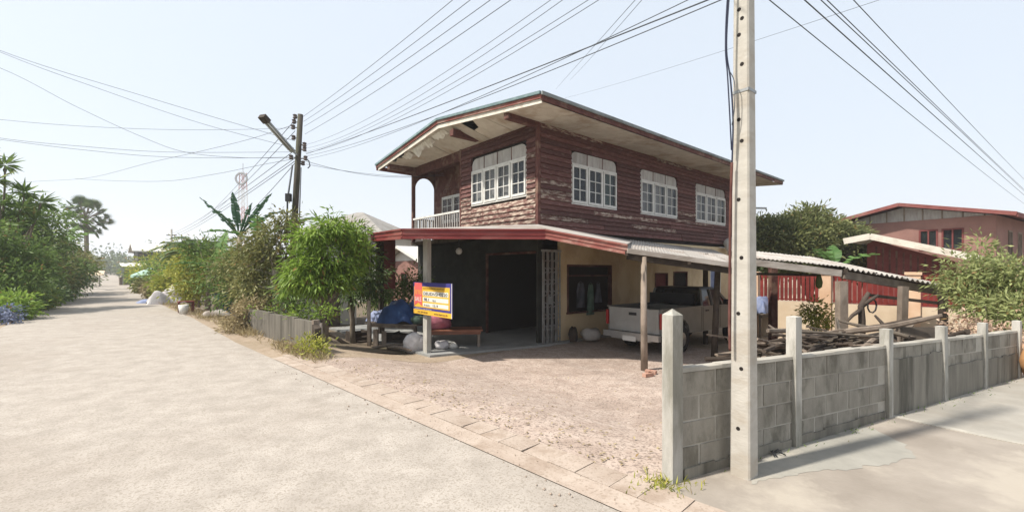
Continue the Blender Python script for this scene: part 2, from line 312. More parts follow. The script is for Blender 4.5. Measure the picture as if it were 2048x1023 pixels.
# gutter strip along the road
mb = MB(); a0 = ku(-30, -.52); 
mb.quad((*ku(-30, -.52), .006), (*ku(9.3, -.52), .006), (*ku(9.3, -.29), .012), (*ku(-30, -.29), .012))
o = structure(mb.build('gutter', M['kerb']))
if o.data.polygons[0].normal.z < 0: o.data.flip_normals()
# kerb stones, each its own part
kerb = structure(thing('kerb', None, None))
km = None; u = -2.2; rk = random.Random(3)
while u < 9.2:
    l = rk.uniform(.24, .36); mb = MB(); a = ku(u, -.285 + rk.uniform(-.008, .008)); b = ku(u + l - rk.choice([.004, .004, .005, .008, .035]), -.285 + rk.uniform(-.008, .008))
    c = ku(u + l - rk.choice([.004, .006]), rk.uniform(-.015, .005)); d = ku(u + rk.uniform(0, .006), rk.uniform(-.015, .005)); h = .016 + rk.uniform(-.003, .003)
    mb.hexa([(*a, -.05), (*b, -.05), (*c, -.05), (*d, -.05), (*a, h), (*b, h + rk.uniform(-.002, .002)), (*c, h * .8), (*d, h * .8)])
    mb.build('kerb_stone', M['kerb'], kerb); u += l
# yard: pinkish brown concrete from the kerb and the wall down to the house
def yardP(u, v):
    x, y = ku(u, v); d = dw(x, y)
    if d < 0: x -= WN.x * d; y -= WN.y * d
    return x, y
def ykeep(x, y): return dw(x, y) > 1e-4 and y < 30
grid('yard', lin(-14, 8.5, 160), lin(-.005, 9, 70), yardP, M['yard'], .0, ykeep)
grid('yard_edge', lin(8.45, 9.8, 10), lin(.0, 9, 40), yardP, M['earth'], .003, ykeep)
# side road, its far slab with the joint, the cement patch by the pole
def sideP(px, py): g = G(px, py); return (g.x, g.y)
mb = MB()
side = [ku(-40, .0), ku(-1.7, .0), (1.15, 3.44), tuple(W0), tuple(W0 + WD * 60), (60, 8), (40, -30)]
sheet('side_road', side, M['side'], .003)
jt = [(4.42, 5.14), (5.0, 4.25), (5.9, 2.9), (8, -.3)]
sheet('side_road_slab', [jt[0], jt[1], jt[2], jt[3], (50, -8), (60, 34), tuple(W0 + WD * 60), tuple(W0 + WD * 3.62)], M['slab2'], .008)
mb = MB(); rj = random.Random(5); pv = None
for i in range(40):
    t = i / 39; x = 4.42 + 3.58 * t; y = 5.14 - 5.44 * t; wd_ = .035 + rj.uniform(-.012, .012); q = ((x - wd_, y - wd_ * .4), (x + wd_ * .6, y + wd_ * .3))
    if pv: mb.hexa([(*pv[0], -.01), (*q[0], -.01), (*q[1], -.01), (*pv[1], -.01), (*pv[0], .012), (*q[0], .012), (*q[1], .015), (*pv[1], .015)])
    pv = q
structure(mb.build('slab_joint', M['mortar']))
ap = [(1500, 935), (1560, 898), (1650, 872), (1735, 852), (1768, 868), (1800, 885), (1838, 915), (1800, 922), (1760, 933), (1735, 931), (1690, 940), (1640, 938), (1600, 948), (1560, 955), (1500, 968)]
rj = random.Random(12); pp_ = [Vector(sideP(*p)) for p in ap]; out = []
for a_, b_ in zip(pp_, pp_[1:] + pp_[:1]):
    k_ = max(1, int((b_ - a_).length / .05))
    for i in range(k_): q_ = a_.lerp(b_, i / k_); out.append((q_.x + rj.gauss(0, .012), q_.y + rj.gauss(0, .012)))
sheet('cement_patch', out, M['apron'], .0055)

# ---------------------------------------------------------------- foliage
def leaves_mesh(name, pos, dirs, nrm, ln, wd, m, tone=None, fold=.25):
    """pos/dirs/nrm (n,3); each leaf two triangles folded along its rib"""
    n = len(pos); dirs = dirs / (np.linalg.norm(dirs, axis=1, keepdims=True) + 1e-9)
    side = np.cross(dirs, nrm); side /= (np.linalg.norm(side, axis=1, keepdims=True) + 1e-9)
    nn = np.cross(side, dirs)
    ln = np.asarray(ln).reshape(-1, 1) * np.ones((n, 1)); wd = np.asarray(wd).reshape(-1, 1) * np.ones((n, 1))
    mid = pos + dirs * ln * .45
    v = np.stack([pos, mid + side * wd / 2 + nn * wd * fold, pos + dirs * ln, mid - side * wd / 2 + nn * wd * fold], 1).reshape(-1, 3)
    b = (np.arange(n) * 4)[:, None]; f = np.concatenate([b + np.array([[0, 1, 2]]), b + np.array([[0, 2, 3]])], 1).reshape(-1, 3)
    me = bpy.data.meshes.new(name); me.vertices.add(len(v)); me.vertices.foreach_set('co', v.astype(np.float32).ravel())
    me.loops.add(len(f) * 3); me.loops.foreach_set('vertex_index', f.astype(np.int32).ravel())
    me.polygons.add(len(f)); me.polygons.foreach_set('loop_start', np.arange(len(f), dtype=np.int32) * 3)
    me.materials.append(m); me.update(calc_edges=True)
    if tone is None: tone = rng.random(n)
    a = me.attributes.new('tone', 'FLOAT', 'FACE'); a.data.foreach_set('value', np.repeat(np.clip(tone, 0, 1), 2).astype(np.float32))
    return me
def crown_points(blobs, nclu):
    """cluster centres in a union of ellipsoids, denser towards the skin"""
    vol = np.array([b[1][0] * b[1][1] * b[1][2] for b in blobs]) ** .7; vol /= vol.sum()
    k = rng.choice(len(blobs), nclu, p=vol); d = rng.normal(size=(nclu, 3)); d /= np.linalg.norm(d, axis=1, keepdims=True)
    r = rng.random(nclu) ** .42; c = np.array([b[0] for b in blobs])[k]; rd = np.array([b[1] for b in blobs])[k]
    return c + d * r[:, None] * rd, d
def foliage(name, parent, blobs, nclu, per, ll, lw, m, spread=.22, droop=.35, up=.0, jitter=.35):
    c, d = crown_points(blobs, nclu)
    n = nclu * per; i = np.repeat(np.arange(nclu), per); off = rng.normal(size=(n, 3)) * spread * np.array([1, 1, .75])
    pos = c[i] + off; dirs = off / (np.linalg.norm(off, axis=1, keepdims=True) + 1e-9) + d[i] * .5 + rng.normal(size=(n, 3)) * .4; dirs[:, 2] += up - droop * rng.random(n) * 2
    nrm = rng.normal(size=(n, 3)) * .6; nrm[:, 2] += 1
    tone = np.clip(rng.random(nclu)[i] * .55 + rng.random(n) * jitter + rng.normal(size=n) * .05, 0, 1)
    tone = np.where(rng.random(n) < .025, 1., np.minimum(tone, .95))
    me = leaves_mesh(name, pos, dirs, nrm, ll * (.65 + .7 * rng.random(n)), lw * (.7 + .6 * rng.random(n)), m, tone)
    return link(name, me, parent), c
def limbs(name, parent, base, top, r, targets, m, nbr=9, bend=.15, fork=None):
    """trunk with limbs running to some of the leaf clusters"""
    base = Vector(base); top = Vector(top); rr = random.Random(hash((round(base.x, 2), round(base.y, 2))) & 0xffff)
    mb = MB(); pts = []
    for k in range(6):
        t = k / 5; p = base.lerp(top, t); p += Vector((rr.uniform(-1, 1), rr.uniform(-1, 1), 0)) * bend * r * 4 * math.sin(math.pi * t); pts.append(p)
    mb.tube(pts, [r * (1.25 - .55 * k / 5) for k in range(6)], 8)
    idx = list(range(len(targets))); rr.shuffle(idx)
    for i in idx[:nbr]:
        q = Vector(targets[i]); s = pts[rr.choice([2, 3, 4, 5])]; md = s.lerp(q, .5) + Vector((rr.uniform(-.1, .1), rr.uniform(-.1, .1), .08 * (q - s).length))
        mb.tube([s, s.lerp(md, .5) + Vector((0, 0, .02)), md, md.lerp(q, .5), q], [r * .5, r * .42, r * .33, r * .22, r * .1], 6)
    return mb.build(name, m, parent, True)
def tree(name, label, cat, base, top, r, blobs, nclu, per, ll, lw, m, bark='bark', group=None, nbr=9, **kw):
    t = thing(name, label, cat, base, 0, group); B = Vector(base)
    bl = [((Vector(c) - B)[:], rd) for c, rd in blobs]
    o, c = foliage('crown', t, bl, nclu, per, ll, lw, M[m], **kw)
    limbs('trunk', t, (0, 0, 0), Vector(top) - B, r, c, M[bark], nbr); return t
def bush(name, label, cat, base, blobs, nclu, per, ll, lw, m, group=None, **kw):
    t = thing(name, label, cat, base, 0, group); B = Vector(base)
    o, c = foliage('foliage', t, [((Vector(c) - B)[:], rd) for c, rd in blobs], nclu, per, ll, lw, M[m], **kw)
    mb = MB(); rr = random.Random(len(label))
    for k in range(7):
        q = Vector(c[rr.randrange(len(c))]); mb.tube([(rr.uniform(-.1, .1), rr.uniform(-.1, .1), 0), q * .5 + Vector((0, 0, .1)), q], [.025, .016, .006], 5)
    mb.build('stem', M['bark'], t, True); return t
def blades(name, pts, h, wd, m, lean=.35, per=1):
    n = len(pts) * per; p = np.repeat(np.array(pts, float), per, 0) + np.concatenate([rng.normal(size=(n, 2)) * .05, np.zeros((n, 1))], 1)
    d = rng.normal(size=(n, 3)) * lean; d[:, 2] = 1
    nr = rng.normal(size=(n, 3)); nr[:, 2] *= .2
    return leaves_mesh(name, p, d, nr, h * (.5 + rng.random(n)), wd, m, None, .1)
def banana_leaf(L_, W_, arch, m, name, parent, az, tilt, base=(0, 0, 0), stalk=.25):
    """long paddle blade with a thick rib and a few tears, arching outwards"""
    rr = random.Random(int(az * 100) + int(L_ * 10)); mb = MB(); n = 14; P = []
    d0 = Vector((math.cos(az), math.sin(az), 0)); up = Vector((0, 0, 1)); p = Vector(base); a = tilt; st = L_ * (1 + stalk) / n
    for i in range(n + 1):
        P.append((p.copy(), a)); p = p + (d0 * math.cos(a) + up * math.sin(a)) * st; a -= arch / n
    sd_ = d0.cross(up)
    for i in range(n):
        t0 = (i / n - stalk / (1 + stalk)) / (1 - stalk / (1 + stalk)); t1 = ((i + 1) / n - stalk / (1 + stalk)) / (1 - stalk / (1 + stalk))
        if t1 <= 0: continue
        w0 = W_ * max(.02, math.sin(math.pi * min(1, max(0, t0)) ** .8)) ** .6 / 2 if t0 > 0 else .02; w1 = W_ * max(.02, math.sin(math.pi * min(1, t1) ** .8)) ** .6 / 2
        for sgn in (-1, 1):
            fold = rr.uniform(-.25, .35); gap = rr.uniform(.75, 1.0) if rr.random() < .5 else 1
            q0, a0 = P[i]; q1, a1 = P[i + 1]; nv = up * math.cos(a0) - d0 * math.sin(a0)
            e0 = q0 + sd_ * sgn * w0 + nv * w0 * fold; e1 = q0.lerp(q1, gap) + sd_ * sgn * w1 + nv * w1 * fold
            mb.quad(q0, e0, e1, q1)
    mb.tube([q for q, _ in P], [.035 * (1 - i / (n + 2)) + .006 for i in range(n + 1)], 5)
    o = mb.build(name, m, parent)
    at_ = o.data.attributes.new('tone', 'FLOAT', 'FACE'); base_t = rr.uniform(.1, .8); at_.data.foreach_set('value', [min(1, max(0, base_t + rr.uniform(-.2, .2))) for _ in o.data.polygons]); return o
def banana_plant(label, base, h, lv, m='banana', name='banana_plant', wd=.5):
    t = thing(name, label, 'banana plant', base)
    MB().tube([(0, 0, -.05), (.03, 0, h * .5), (0, .03, h)], [.13, .1, .06], 8).build('stem', M['barkpale'], t, True)
    for az, tilt, L_, arch in lv: banana_leaf(L_, wd, R(arch), M[m], 'leaf', t, R(az), R(tilt), (0, 0, h * .94))
    return t
def frond(mb_pos, base, az, tilt, L_, arch, nl, ll):
    """feather palm frond: returns leaflet arrays"""
    d0 = Vector((math.cos(az), math.sin(az), 0)); up = Vector((0, 0, 1)); p = Vector(base); a = tilt; P = []
    for i in range(nl):
        t = i / nl; st = L_ / nl; dv = d0 * math.cos(a) + up * math.sin(a); p = p + dv * st; a -= arch / nl
        if t > .15:
            for sg in (-1, 1):
                s_ = d0.cross(up) * sg; dd = dv * .7 + s_ * .8 - up * .35; P.append((p[:], dd[:], ll * (1 - .6 * abs(t - .5))))
    mb_pos += P
def palm(name, label, base, h, nf, L_, m, lean=(0, 0), r=.1, tilt=(10, 75), arch=70, ll=.4, nl=26):
    t = thing(name, label, 'palm', base); P = []; rr = random.Random(int(h * 10) + nf); top = Vector((lean[0], lean[1], h))
    for k in range(nf): frond(P, top, 2 * math.pi * k / nf + rr.uniform(-.3, .3), R(rr.uniform(*tilt)), L_ * rr.uniform(.8, 1.1), R(arch * rr.uniform(.8, 1.3)), nl, ll)
    pos = np.array([p[0] for p in P]); dr = np.array([p[1] for p in P]); ln = np.array([p[2] for p in P]); nr = np.zeros_like(pos); nr[:, 2] = 1; nr += rng.normal(size=nr.shape) * .2
    link('crown', leaves_mesh('crown', pos, dr, nr, ln, .085, M[m]), t)
    MB().tube([(0, 0, -.1), top * .5 + Vector((.04, 0, 0)), top], [r * 1.3, r, r * .8], 8).build('trunk', M['bark'], t, True); return t
# ---------------------------------------------------------------- the two-storey house (local frame: x along the carport side, y along the gable, z up from the yard)
TH = .865; DR = Vector((math.sin(TH), math.cos(TH))); DL = Vector((-DR.y, DR.x)); HC = Vector((.7355, 12.447)); HRZ = math.atan2(DR.y, DR.x)
house = thing('two_storey_house', 'two storey house of peeling brown timber over an open ground floor with a red canopy', 'house', (HC.x, HC.y, ZH), HRZ)
def hl(x, y, z=0.): v = Vector((x, y)) - HC; return (v.dot(DR), v.dot(DL), z - ZH)      # world -> house frame
def hw(x, y, z=0.): p = HC + DR * x + DL * y; return (p.x, p.y, z + ZH)                   # house frame -> world
def part(name, mb, m, parent=None, smooth=False, **k): return mb.build(name, m, parent or house, smooth, **k)
LX, LY, ZS, ZU = 13.5, 7.55, 6.36, 3.3
holesR = [(1.38, 3.64, 4.16, 5.79), (5.03, 7.56, 4.16, 5.79), (9.03, 11.8, 4.16, 5.79)]
holesG = [(.46, 3.22, 4.3, 5.88)]
def wall_holes(mb, u0, u1, z0, z1, holes, box):
    cu = sorted({u0, u1, *[h[0] for h in holes], *[h[1] for h in holes]})
    for a, b in zip(cu, cu[1:]):
        hs = sorted([h for h in holes if h[0] <= a + 1e-6 and h[1] >= b - 1e-6], key=lambda h: h[2]); z = z0
        for h in hs:
            if h[2] > z: box(a, b, z, h[2])
            z = h[3]
        if z < z1: box(a, b, z, z1)
mb = MB()
wall_holes(mb, .05, LX, ZU - .1, ZS, holesR, lambda a, b, c, d: mb.bx(a, b, .04, .12, c, d))
wall_holes(mb, .13, 3.82, ZU - .1, ZS, holesG, lambda a, b, c, d: mb.bx(.04, .12, a, b, c, d))
mb.bx(LX - .1, LX, .13, LY, ZU, ZS); mb.bx(1.1, LX - .11, LY - .1, LY, ZU, ZS)
mb.bx(.13, 1.16, 3.72, 3.81, ZU, ZS)
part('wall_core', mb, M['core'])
mb = MB(); mb.bx(1.06, 1.14, 3.83, LY - .12, ZU, ZS); part('balcony_wall', mb, M['brown'])
# lapped boards, each its own part
rb = random.Random(11)
def boards(u0, u1, z0, z1, holes, P, pitch=.145):
    z = z0; row = 0
    while z < z1 - .03:
        zt = min(z + pitch + .012, z1); zc = z + pitch / 2; spans = [(u0, u1)]
        for h in holes:
            if h[2] - .02 < zc < h[3] + .02:
                ns = []
                for a, b in spans:
                    if h[1] < a or h[0] > b: ns.append((a, b)); continue
                    if h[0] - a > .03: ns.append((a, h[0]))
                    if b - h[1] > .03: ns.append((h[1], b))
                spans = ns
        for a, b in spans:
            x = a
            while x < b - .01:
                l = rb.uniform(1.9, 3.8); e = b if b - x - l < .7 else x + l
                o0 = .058 + rb.uniform(-.007, .008); o1 = .008 + rb.uniform(-.003, .003); dz = rb.uniform(-.006, .006); g = .004
                mb = MB(); p = [P(x + g, -o0, z), P(e - g, -o0, z + dz), P(e - g, .035, z + dz), P(x + g, .035, z), P(x + g, -o1, zt), P(e - g, -o1, zt + dz), P(e - g, .035, zt + dz), P(x + g, .035, zt)]
                mb.hexa(p); low = (z - ZU) / (ZS - ZU)
                pr = {0: .75, 1: .10}[0 if low < .45 else 1]
                part('wall_board', mb, M['boardw'] if rb.random() < pr * (1 if P(0, 1, 0)[0] == 1 else .22) else M['board']); x = e
        z += pitch; row += 1
boards(.07, LX - .02, ZU + .02, ZS, holesR, lambda u, d, z: (u, d, z))
boards(.07, 3.82, ZU - .1, ZS, holesG, lambda u, d, z: (d, u, z))
mb = MB(); mb.bx(-.045, .06, -.045, .06, ZU - .2, ZS); part('corner_post', mb, M['brown'])
mb = MB(); mb.bx(-.04, .06, 3.825, 3.92, ZU, ZS); part('corner_post', mb, M['brown'])
mb = MB(); mb.bx(LX - .015, LX + .09, -.045, .06, ZU - .2, ZS); part('corner_post', mb, M['brown'])

# windows: u to the right seen from outside, z up, outwards = -y
def window(n, wd, h, ah, loc, rz, curt, dk_=False, name='window'):
    mb = MB(); fw = .05
    mb.bx(0, wd, -.03, .06, -.04, 0); mb.bx(0, wd, -.03, .06, h, h + .05)
    sw = wd / n
    for i in range(n + 1): x = i * sw; mb.bx(max(0, x - fw / 2), min(wd, x + fw / 2), -.025, .055, 0, h)
    w_ = mb.build(name, M['white'], house, loc=loc, rot=(0, 0, rz))
    for i in range(n):
        a, b = i * sw + fw / 2 + .004, (i + 1) * sw - fw / 2 - .004; s = MB(); r = .058; y0, y1 = -.05, -.006
        s.bx(a, a + r, y0, y1, .01, h - .01); s.bx(b - r, b, y0, y1, .01, h - .01); s.bx(a + r, b - r, y0, y1, .01, .01 + r * 1.25); s.bx(a + r, b - r, y0, y1, h - .01 - r, h - .01)
        mxs = (a + b) / 2; s.bx(mxs - .013, mxs + .013, y0 + .008, y1 - .008, .01 + r * 1.25, h - .01 - r)
        for k in (1, 2):
            z = .01 + r * 1.25 + (h - .02 - r * 2.25) * k / 3; s.bx(a + r, mxs - .013, y0 + .008, y1 - .008, z - .012, z + .012); s.bx(mxs + .013, b - r, y0 + .008, y1 - .008, z - .012, z + .012)
        if dk_ and i == 1: pass
        s.build('sash', M['white'], w_)
        g = MB(); g.bx(a + r * .6, b - r * .6, -.024, -.020, .05, h - .05); g.build('glass_pane', M['glass'], w_)
        c = MB(); nfold = 5
        for k in range(nfold):
            x0 = a + (b - a) * k / nfold; x1 = a + (b - a) * (k + 1) / nfold; yy = .10 + .02 * (k % 2); c.quad((x0, yy, -.02), (x1, .12 - .02 * (k % 2), -.02), (x1, .12 - .02 * (k % 2), h), (x0, yy, h))
        c.build('curtain', M[curt[i % len(curt)]], w_)  # pale ones are curtains; void-coloured ones paint the dark room behind
        v = MB(); a2, b2 = i * sw + .012, (i + 1) * sw - .012; z0, z1 = h + .055, h + .05 + ah; pl = [(a2, z0), (b2, z0)]
        if i == 0 and n > 1 or i == n - 1:
            rad = min(ah * .6, sw * .6); ks = [k / 6 * math.pi / 2 for k in range(7)]
            if i == n - 1: pl += [(b2 - rad + rad * math.cos(t), z1 - rad + rad * math.sin(t)) for t in ks] + [(a2, z1)]
            else: pl += [(b2, z1)] + [(a2 + rad - rad * math.sin(t), z1 - rad + rad * math.cos(t)) for t in ks]
        else: pl += [(b2, z1), (a2, z1)]
        v.extr([(x, .0, z) for x, z in pl], (0, .025, 0)); v.build('vent_panel', M['vent'], w_)
        if i: q = MB(); q.bx(i * sw - .012, i * sw + .012, -.012, .03, z0, z1); q.build('vent_divider', M['brown'], w_)
    return w_
for x0, x1, z0, z1 in holesR:
    window(3, x1 - x0, 1.16, .36, (x0, 0, z0 + .04), 0, ['curtain'] if x0 > 2 else ['core', 'core', 'greencloth'])
window(4, 2.76, 1.08, .40, (0, 3.22, 4.34), R(-90), ['curtain', 'curtain', 'curtain', 'darkcloth'])
window(3, 2.6, 1.0, .34, (1.06, 6.85, 4.12), R(-90), ['curtain', 'core'])
# dark filler behind the arch shoulders
mb = MB()
for x0, x1, z0, z1 in holesR: mb.bx(x0, x1, .125, .13, z0, z1)
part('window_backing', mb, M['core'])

# balcony: posts, arch board, rails
for (px_, py_) in ((.0, LY - .07), (1.06, LY - .07)):
    mb = MB(); mb.bx(px_, px_ + .12, py_ - .06, py_ + .06, ZU - .1, ZS); part('balcony_post', mb, M['brown'])
mb = MB(); n = 12; x0, x1, zt, zb = .12, 1.06, ZS, 5.45
out = [(x0, zb), (x0, zt), (x1, zt), (x1, zb)]; rad = (x1 - x0) / 2
arc = [((x0 + x1) / 2 + rad * math.cos(math.pi * k / n), zb + .55 * math.sin(math.pi * k / n)) for k in range(n + 1)]
pl = [(x0, zt)] + [(x1, zt)] + arc
mb.extr([(x, LY - .09, z) for x, z in pl], (0, .04, 0)); part('arch_board', mb, M['brown'])
mb = MB(); mb.bx(0, .10, 3.93, LY - .14, 6.0, ZS); part('balcony_beam', mb, M['brown'])
mb = MB(); mb.bx(-.02, 1.05, 3.83, LY, ZU - .12, ZU); part('balcony_floor', mb, M['timber'])
mb = MB(); mb.bx(.02, 1.05, 3.83, LY - .13, ZS - .06, ZS - .02); part('balcony_ceiling', mb, M['brown'])
mb = MB(); mb.bx(.0, .07, 3.93, LY - .14, 4.20, 4.27); mb.bx(.0, .07, 3.93, LY - .14, 3.45, 3.50); part('balcony_rail', mb, M['white'])
bal = MB(); bal.bx(.02, .055, -.02, .02, 3.5, 4.2); bme = bal.mesh('baluster', M['vent'])
for k in range(22): link('baluster', bme, house, (0, 4.02 + k * .155, 0))
mb = MB(); mb.bx(.12, 1.06, LY - .10, LY - .04, 4.22, 4.28); part('balcony_rail', mb, M['vent'])
bal = MB(); bal.bx(-.045, .045, LY - .085, LY - .055, 3.42, 4.22); bme = bal.mesh('baluster', M['cream'])
for k in range(6): link('baluster', bme, house, (.2 + k * .155, 0, 0))

# roof: corrugated sheets on two low slopes
RY, RZ = 3.45, 7.02; EY0, EY1, EZ = -1.38, 8.25, 6.42; RX0, RX1 = -1.22, LX + 1.35
def roof_sheet(sign):
    mb = MB(); y1 = EY0 if sign < 0 else EY1; n = 40; wd = 1.008; V = []; Fc = []
    for i in range(n + 1):
        x = wd * i / n; dz = .022 * math.sin(2 * math.pi * i / 8)
        V += [(x, RY, RZ + dz), (x, y1, EZ + dz), (x, RY, RZ + dz - .012), (x, y1, EZ + dz - .012)]
    for i in range(n):
        a, b = i * 4, i * 4 + 4; Fc += [(a, b, b + 1, a + 1), (a + 2, a + 3, b + 3, b + 2), (a + 1, b + 1, b + 3, a + 3)]
    mb.add(V, Fc); return mb.mesh('roof_sheet', M['rooffc'], True)
for sg in (-1, 1):
    me = roof_sheet(sg); k = 0
    while RX0 + k < RX1 - .5: link('roof_sheet', me, house, (RX0 + k, 0, .004 * (k % 2))); k += 1
def rz(y): return RZ - (RZ - EZ) * (abs(y - RY) / (RY - EY0 if y < RY else EY1 - RY))
mb = MB(); mb.bar((RX0, RY, RZ + .04), (RX1, RY, RZ + .04), .3, .03); part('ridge_cap', mb, M['rooffc'])
for y1 in (EY0, EY1):     # rake trim: teal edge, red board, flaking cream strip
    a = (RX0 - .03, RY, RZ + .01); b = (RX0 - .03, y1, EZ + .01)
    mb = MB(); mb.bar(a, b, .05, .07); part('rake_trim', mb, M['tealroof'])
    mb = MB(); mb.bar((RX0 + .01, RY, RZ - .075), (RX0 + .01, y1, EZ - .075), .03, .09); part('rake_board', mb, M['fascia'])
    mb = MB(); mb.bar((RX0 + .05, RY, RZ - .20), (RX0 + .05, y1 * .985, EZ - .16), .025, .13); part('rake_strip', mb, M['cream'])
mb = MB(); mb.bx(RX0 + .02, RX1, EY0 - .02, EY0 + .02, EZ - .17, EZ - .035); part('eave_board', mb, M['brown'])
mb = MB(); mb.bx(RX0 - .02, RX1 + .02, EY0 - .07, EY0 - .025, EZ - .05, EZ + .03); part('eave_trim', mb, M['rooffc'])
mb = MB(); mb.bx(RX0 + .02, RX1, EY1 - .02, EY1 + .02, EZ - .20, EZ - .035); part('eave_board', mb, M['fascia'])
mb = MB(); mb.bar((RX1, EY0, EZ - .12), (RX1, RY, RZ - .12), .03, .16); mb.bar((RX1, EY1, EZ - .12), (RX1, RY, RZ - .12), .03, .16); part('rake_board', mb, M['fascia'])
# soffits, panel by panel
x = RX0 + .06; k = 0
while x < RX1 - .1:
    l = min(1.2, RX1 - x); dz = rb.uniform(-.006, .006); mb = MB(); mb.hexa([(x + .006, EY0 + .03, EZ - .19 + dz), (x + l - .006, EY0 + .03, EZ - .19 + dz), (x + l - .006, -.0, ZS - .02 + dz), (x + .006, .0, ZS - .02 + dz), (x + .006, EY0 + .03, EZ - .18 + dz), (x + l - .006, EY0 + .03, EZ - .18 + dz), (x + l - .006, 0, ZS - .01 + dz), (x + .006, 0, ZS - .01 + dz)])
    part('soffit_panel', mb, M['soffit'])
    x += l; k += 1
ys = [.03, 1.05, 2.2, 3.42, 4.6, 5.75, 6.9, 7.5]
def sp(y, t, d=0):  # soffit surface of the gable overhang, t = 0 at the wall, 1 at the rake
    zo = rz(y) - .24; return (-.0 + (RX0 + .06) * t, y, (ZS - .02) * (1 - t) + zo * t + d)
for a, b in zip(ys, ys[1:]):
    d = rb.uniform(-.012, .008); mb = MB()
    if a == 1.05:   # a corner of this panel is torn away
        pl = [sp(a + .01, 0, d), sp(b - .01, 0, d), sp(b - .01, .55, d), sp(b - .35, .62, d), sp(b - .62, .98, d), sp(a + .01, .98, d)]
    elif a == 5.75: pl = [sp(a + .01, 0, d), sp(b - .01, 0, d), sp(b - .01, .85, d - .03), sp(a + .75, .98, d - .02), sp(a + .45, .82, d - .05), sp(a + .2, .98, d - .02), sp(a + .01, .95, d)]
    else: pl = [sp(a + .01, 0, d), sp(b - .01, 0, d), sp(b - .01, .99, d), sp(a + .01, .99, d)]
    mb.extr(pl, (0, 0, .008)); part('soffit_panel', mb, M['soffit'])
# flaps of paint paper hanging from the rake
for a, b, drop in ((4.15, 4.75, .20), (4.75, 5.6, .33), (5.7, 6.3, .16), (3.3, 4.1, .12)):
    mb = MB(); n = 9; top = [sp(a + (b - a) * i / n, .93 - .02 * (i % 2), -.01) for i in range(n + 1)]
    bot = [Vector(sp(a + (b - a) * i / n, .78 + rb.uniform(-.06, .04), -.02)) - Vector((0, 0, drop * rb.uniform(.25, 1) * math.sin(math.pi * (i + .5) / (n + 1)))) for i in range(n + 1)]
    for i in range(n): mb.quad(top[i], top[i + 1], bot[i + 1], bot[i])
    part('peeling_flap', mb, M['cream'])
for y in (.06, 2.75, 7.3):
    mb = MB(); z = rz(y) - .30 if y > 1 else 6.33; z = min(z, 6.50); mb.bx(RX0 + .10, -.0, y - .10, y + .10, z - .13, z + .07); part('purlin_end', mb, M['brown'])

# ground floor
slab = MB(); slab.prism([(-3.15, .55), (.15, -.18), (LX, -.18), (LX, LY), (-3.3, LY)], -.06, .06); part('floor_slab', slab, M['slab'])
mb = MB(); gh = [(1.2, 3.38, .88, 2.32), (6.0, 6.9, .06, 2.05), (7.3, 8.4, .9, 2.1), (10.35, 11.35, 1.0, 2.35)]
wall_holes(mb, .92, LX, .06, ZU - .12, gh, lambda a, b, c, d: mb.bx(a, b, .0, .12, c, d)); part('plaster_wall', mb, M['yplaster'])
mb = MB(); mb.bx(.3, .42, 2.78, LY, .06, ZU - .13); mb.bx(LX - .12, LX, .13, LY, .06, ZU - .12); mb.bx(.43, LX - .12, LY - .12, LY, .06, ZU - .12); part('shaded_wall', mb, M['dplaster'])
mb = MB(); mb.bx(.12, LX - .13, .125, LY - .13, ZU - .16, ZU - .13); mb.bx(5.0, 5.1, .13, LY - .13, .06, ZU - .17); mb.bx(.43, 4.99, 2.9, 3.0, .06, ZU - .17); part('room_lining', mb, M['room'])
mb = MB(); mb.bx(.12, .30, .12, 2.78, 2.72, ZU - .17); mb.bx(.12, .30, .12, .2, .06, 2.72); part('door_lintel', mb, M['dplaster'])
mb = MB(); mb.bx(.24, .30, 2.70, 2.77, .06, 2.7); mb.bx(.24, .30, .2, .26, .06, 2.7); mb.bx(.24, .30, .26, 2.7, 2.64, 2.71); d_ = part('door_frame', mb, M['brown'])
# ground floor window with grey frame, near-black panel painted for the dark room behind
fr = MB(); a, b, c, d = gh[0]; fr.bx(a, a + .06, -.02, .1, c, d); fr.bx(b - .06, b, -.02, .1, c, d); fr.bx(a + .06, b - .06, -.02, .1, d - .06, d); fr.bx(a - .03, b + .03, -.06, .1, c - .05, c); fr.bx(a + .06, b - .06, -.01, .06, d - .36, d - .32)
wn = part('window_frame', fr, M['brown'])
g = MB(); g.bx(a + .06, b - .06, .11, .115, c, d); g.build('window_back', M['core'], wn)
for (a, b, c, d), mm in zip(gh[1:], ('maroon', 'core', 'bluepale')):  # near-black back stands for a dark inside, pale blue one for reflected light
    fr = MB(); fr.bx(a, a + .05, -.02, .1, c, d); fr.bx(b - .05, b, -.02, .1, c, d); fr.bx(a + .05, b - .05, -.02, .1, d - .05, d); wn = part('window_frame' if c > .5 else 'door_frame', fr, M['white' if mm == 'bluepale' else 'brown'])
    g = MB(); g.bx(a + .05, b - .05, .05, .09, c, d - .05); g.build('panel' if c < .5 else 'window_back', M[mm], wn)
# folding grille bunched up at the corner
gr = MB(); gr.bx(.10, .86, -.10, -.02, 2.68, 2.74)
gate = part('folding_gate', gr, M['grille'])
for k in range(9):
    x = .12 + k * .088; q = MB(); y = -.07 + .035 * (k % 2); q.bx(x - .011, x + .011, y - .02, y + .02, .07, 2.68); q.build('gate_bar', M['grille'], gate)
for k in range(8):
    q = MB(); x0 = .12 + k * .088; x1 = x0 + .088
    for j in range(14):
        z0 = .25 + j * .165; q.bar((x0, -.05, z0), (x1, -.05, z0 + .05 * (1 if j % 2 else -1)), .008, .02)
    q.build('gate_lattice', M['grille'], gate)
q = MB(); q.bx(.30, .44, -.125, -.10, 1.18, 1.40); q.build('lock_plate', M['steel'], gate)

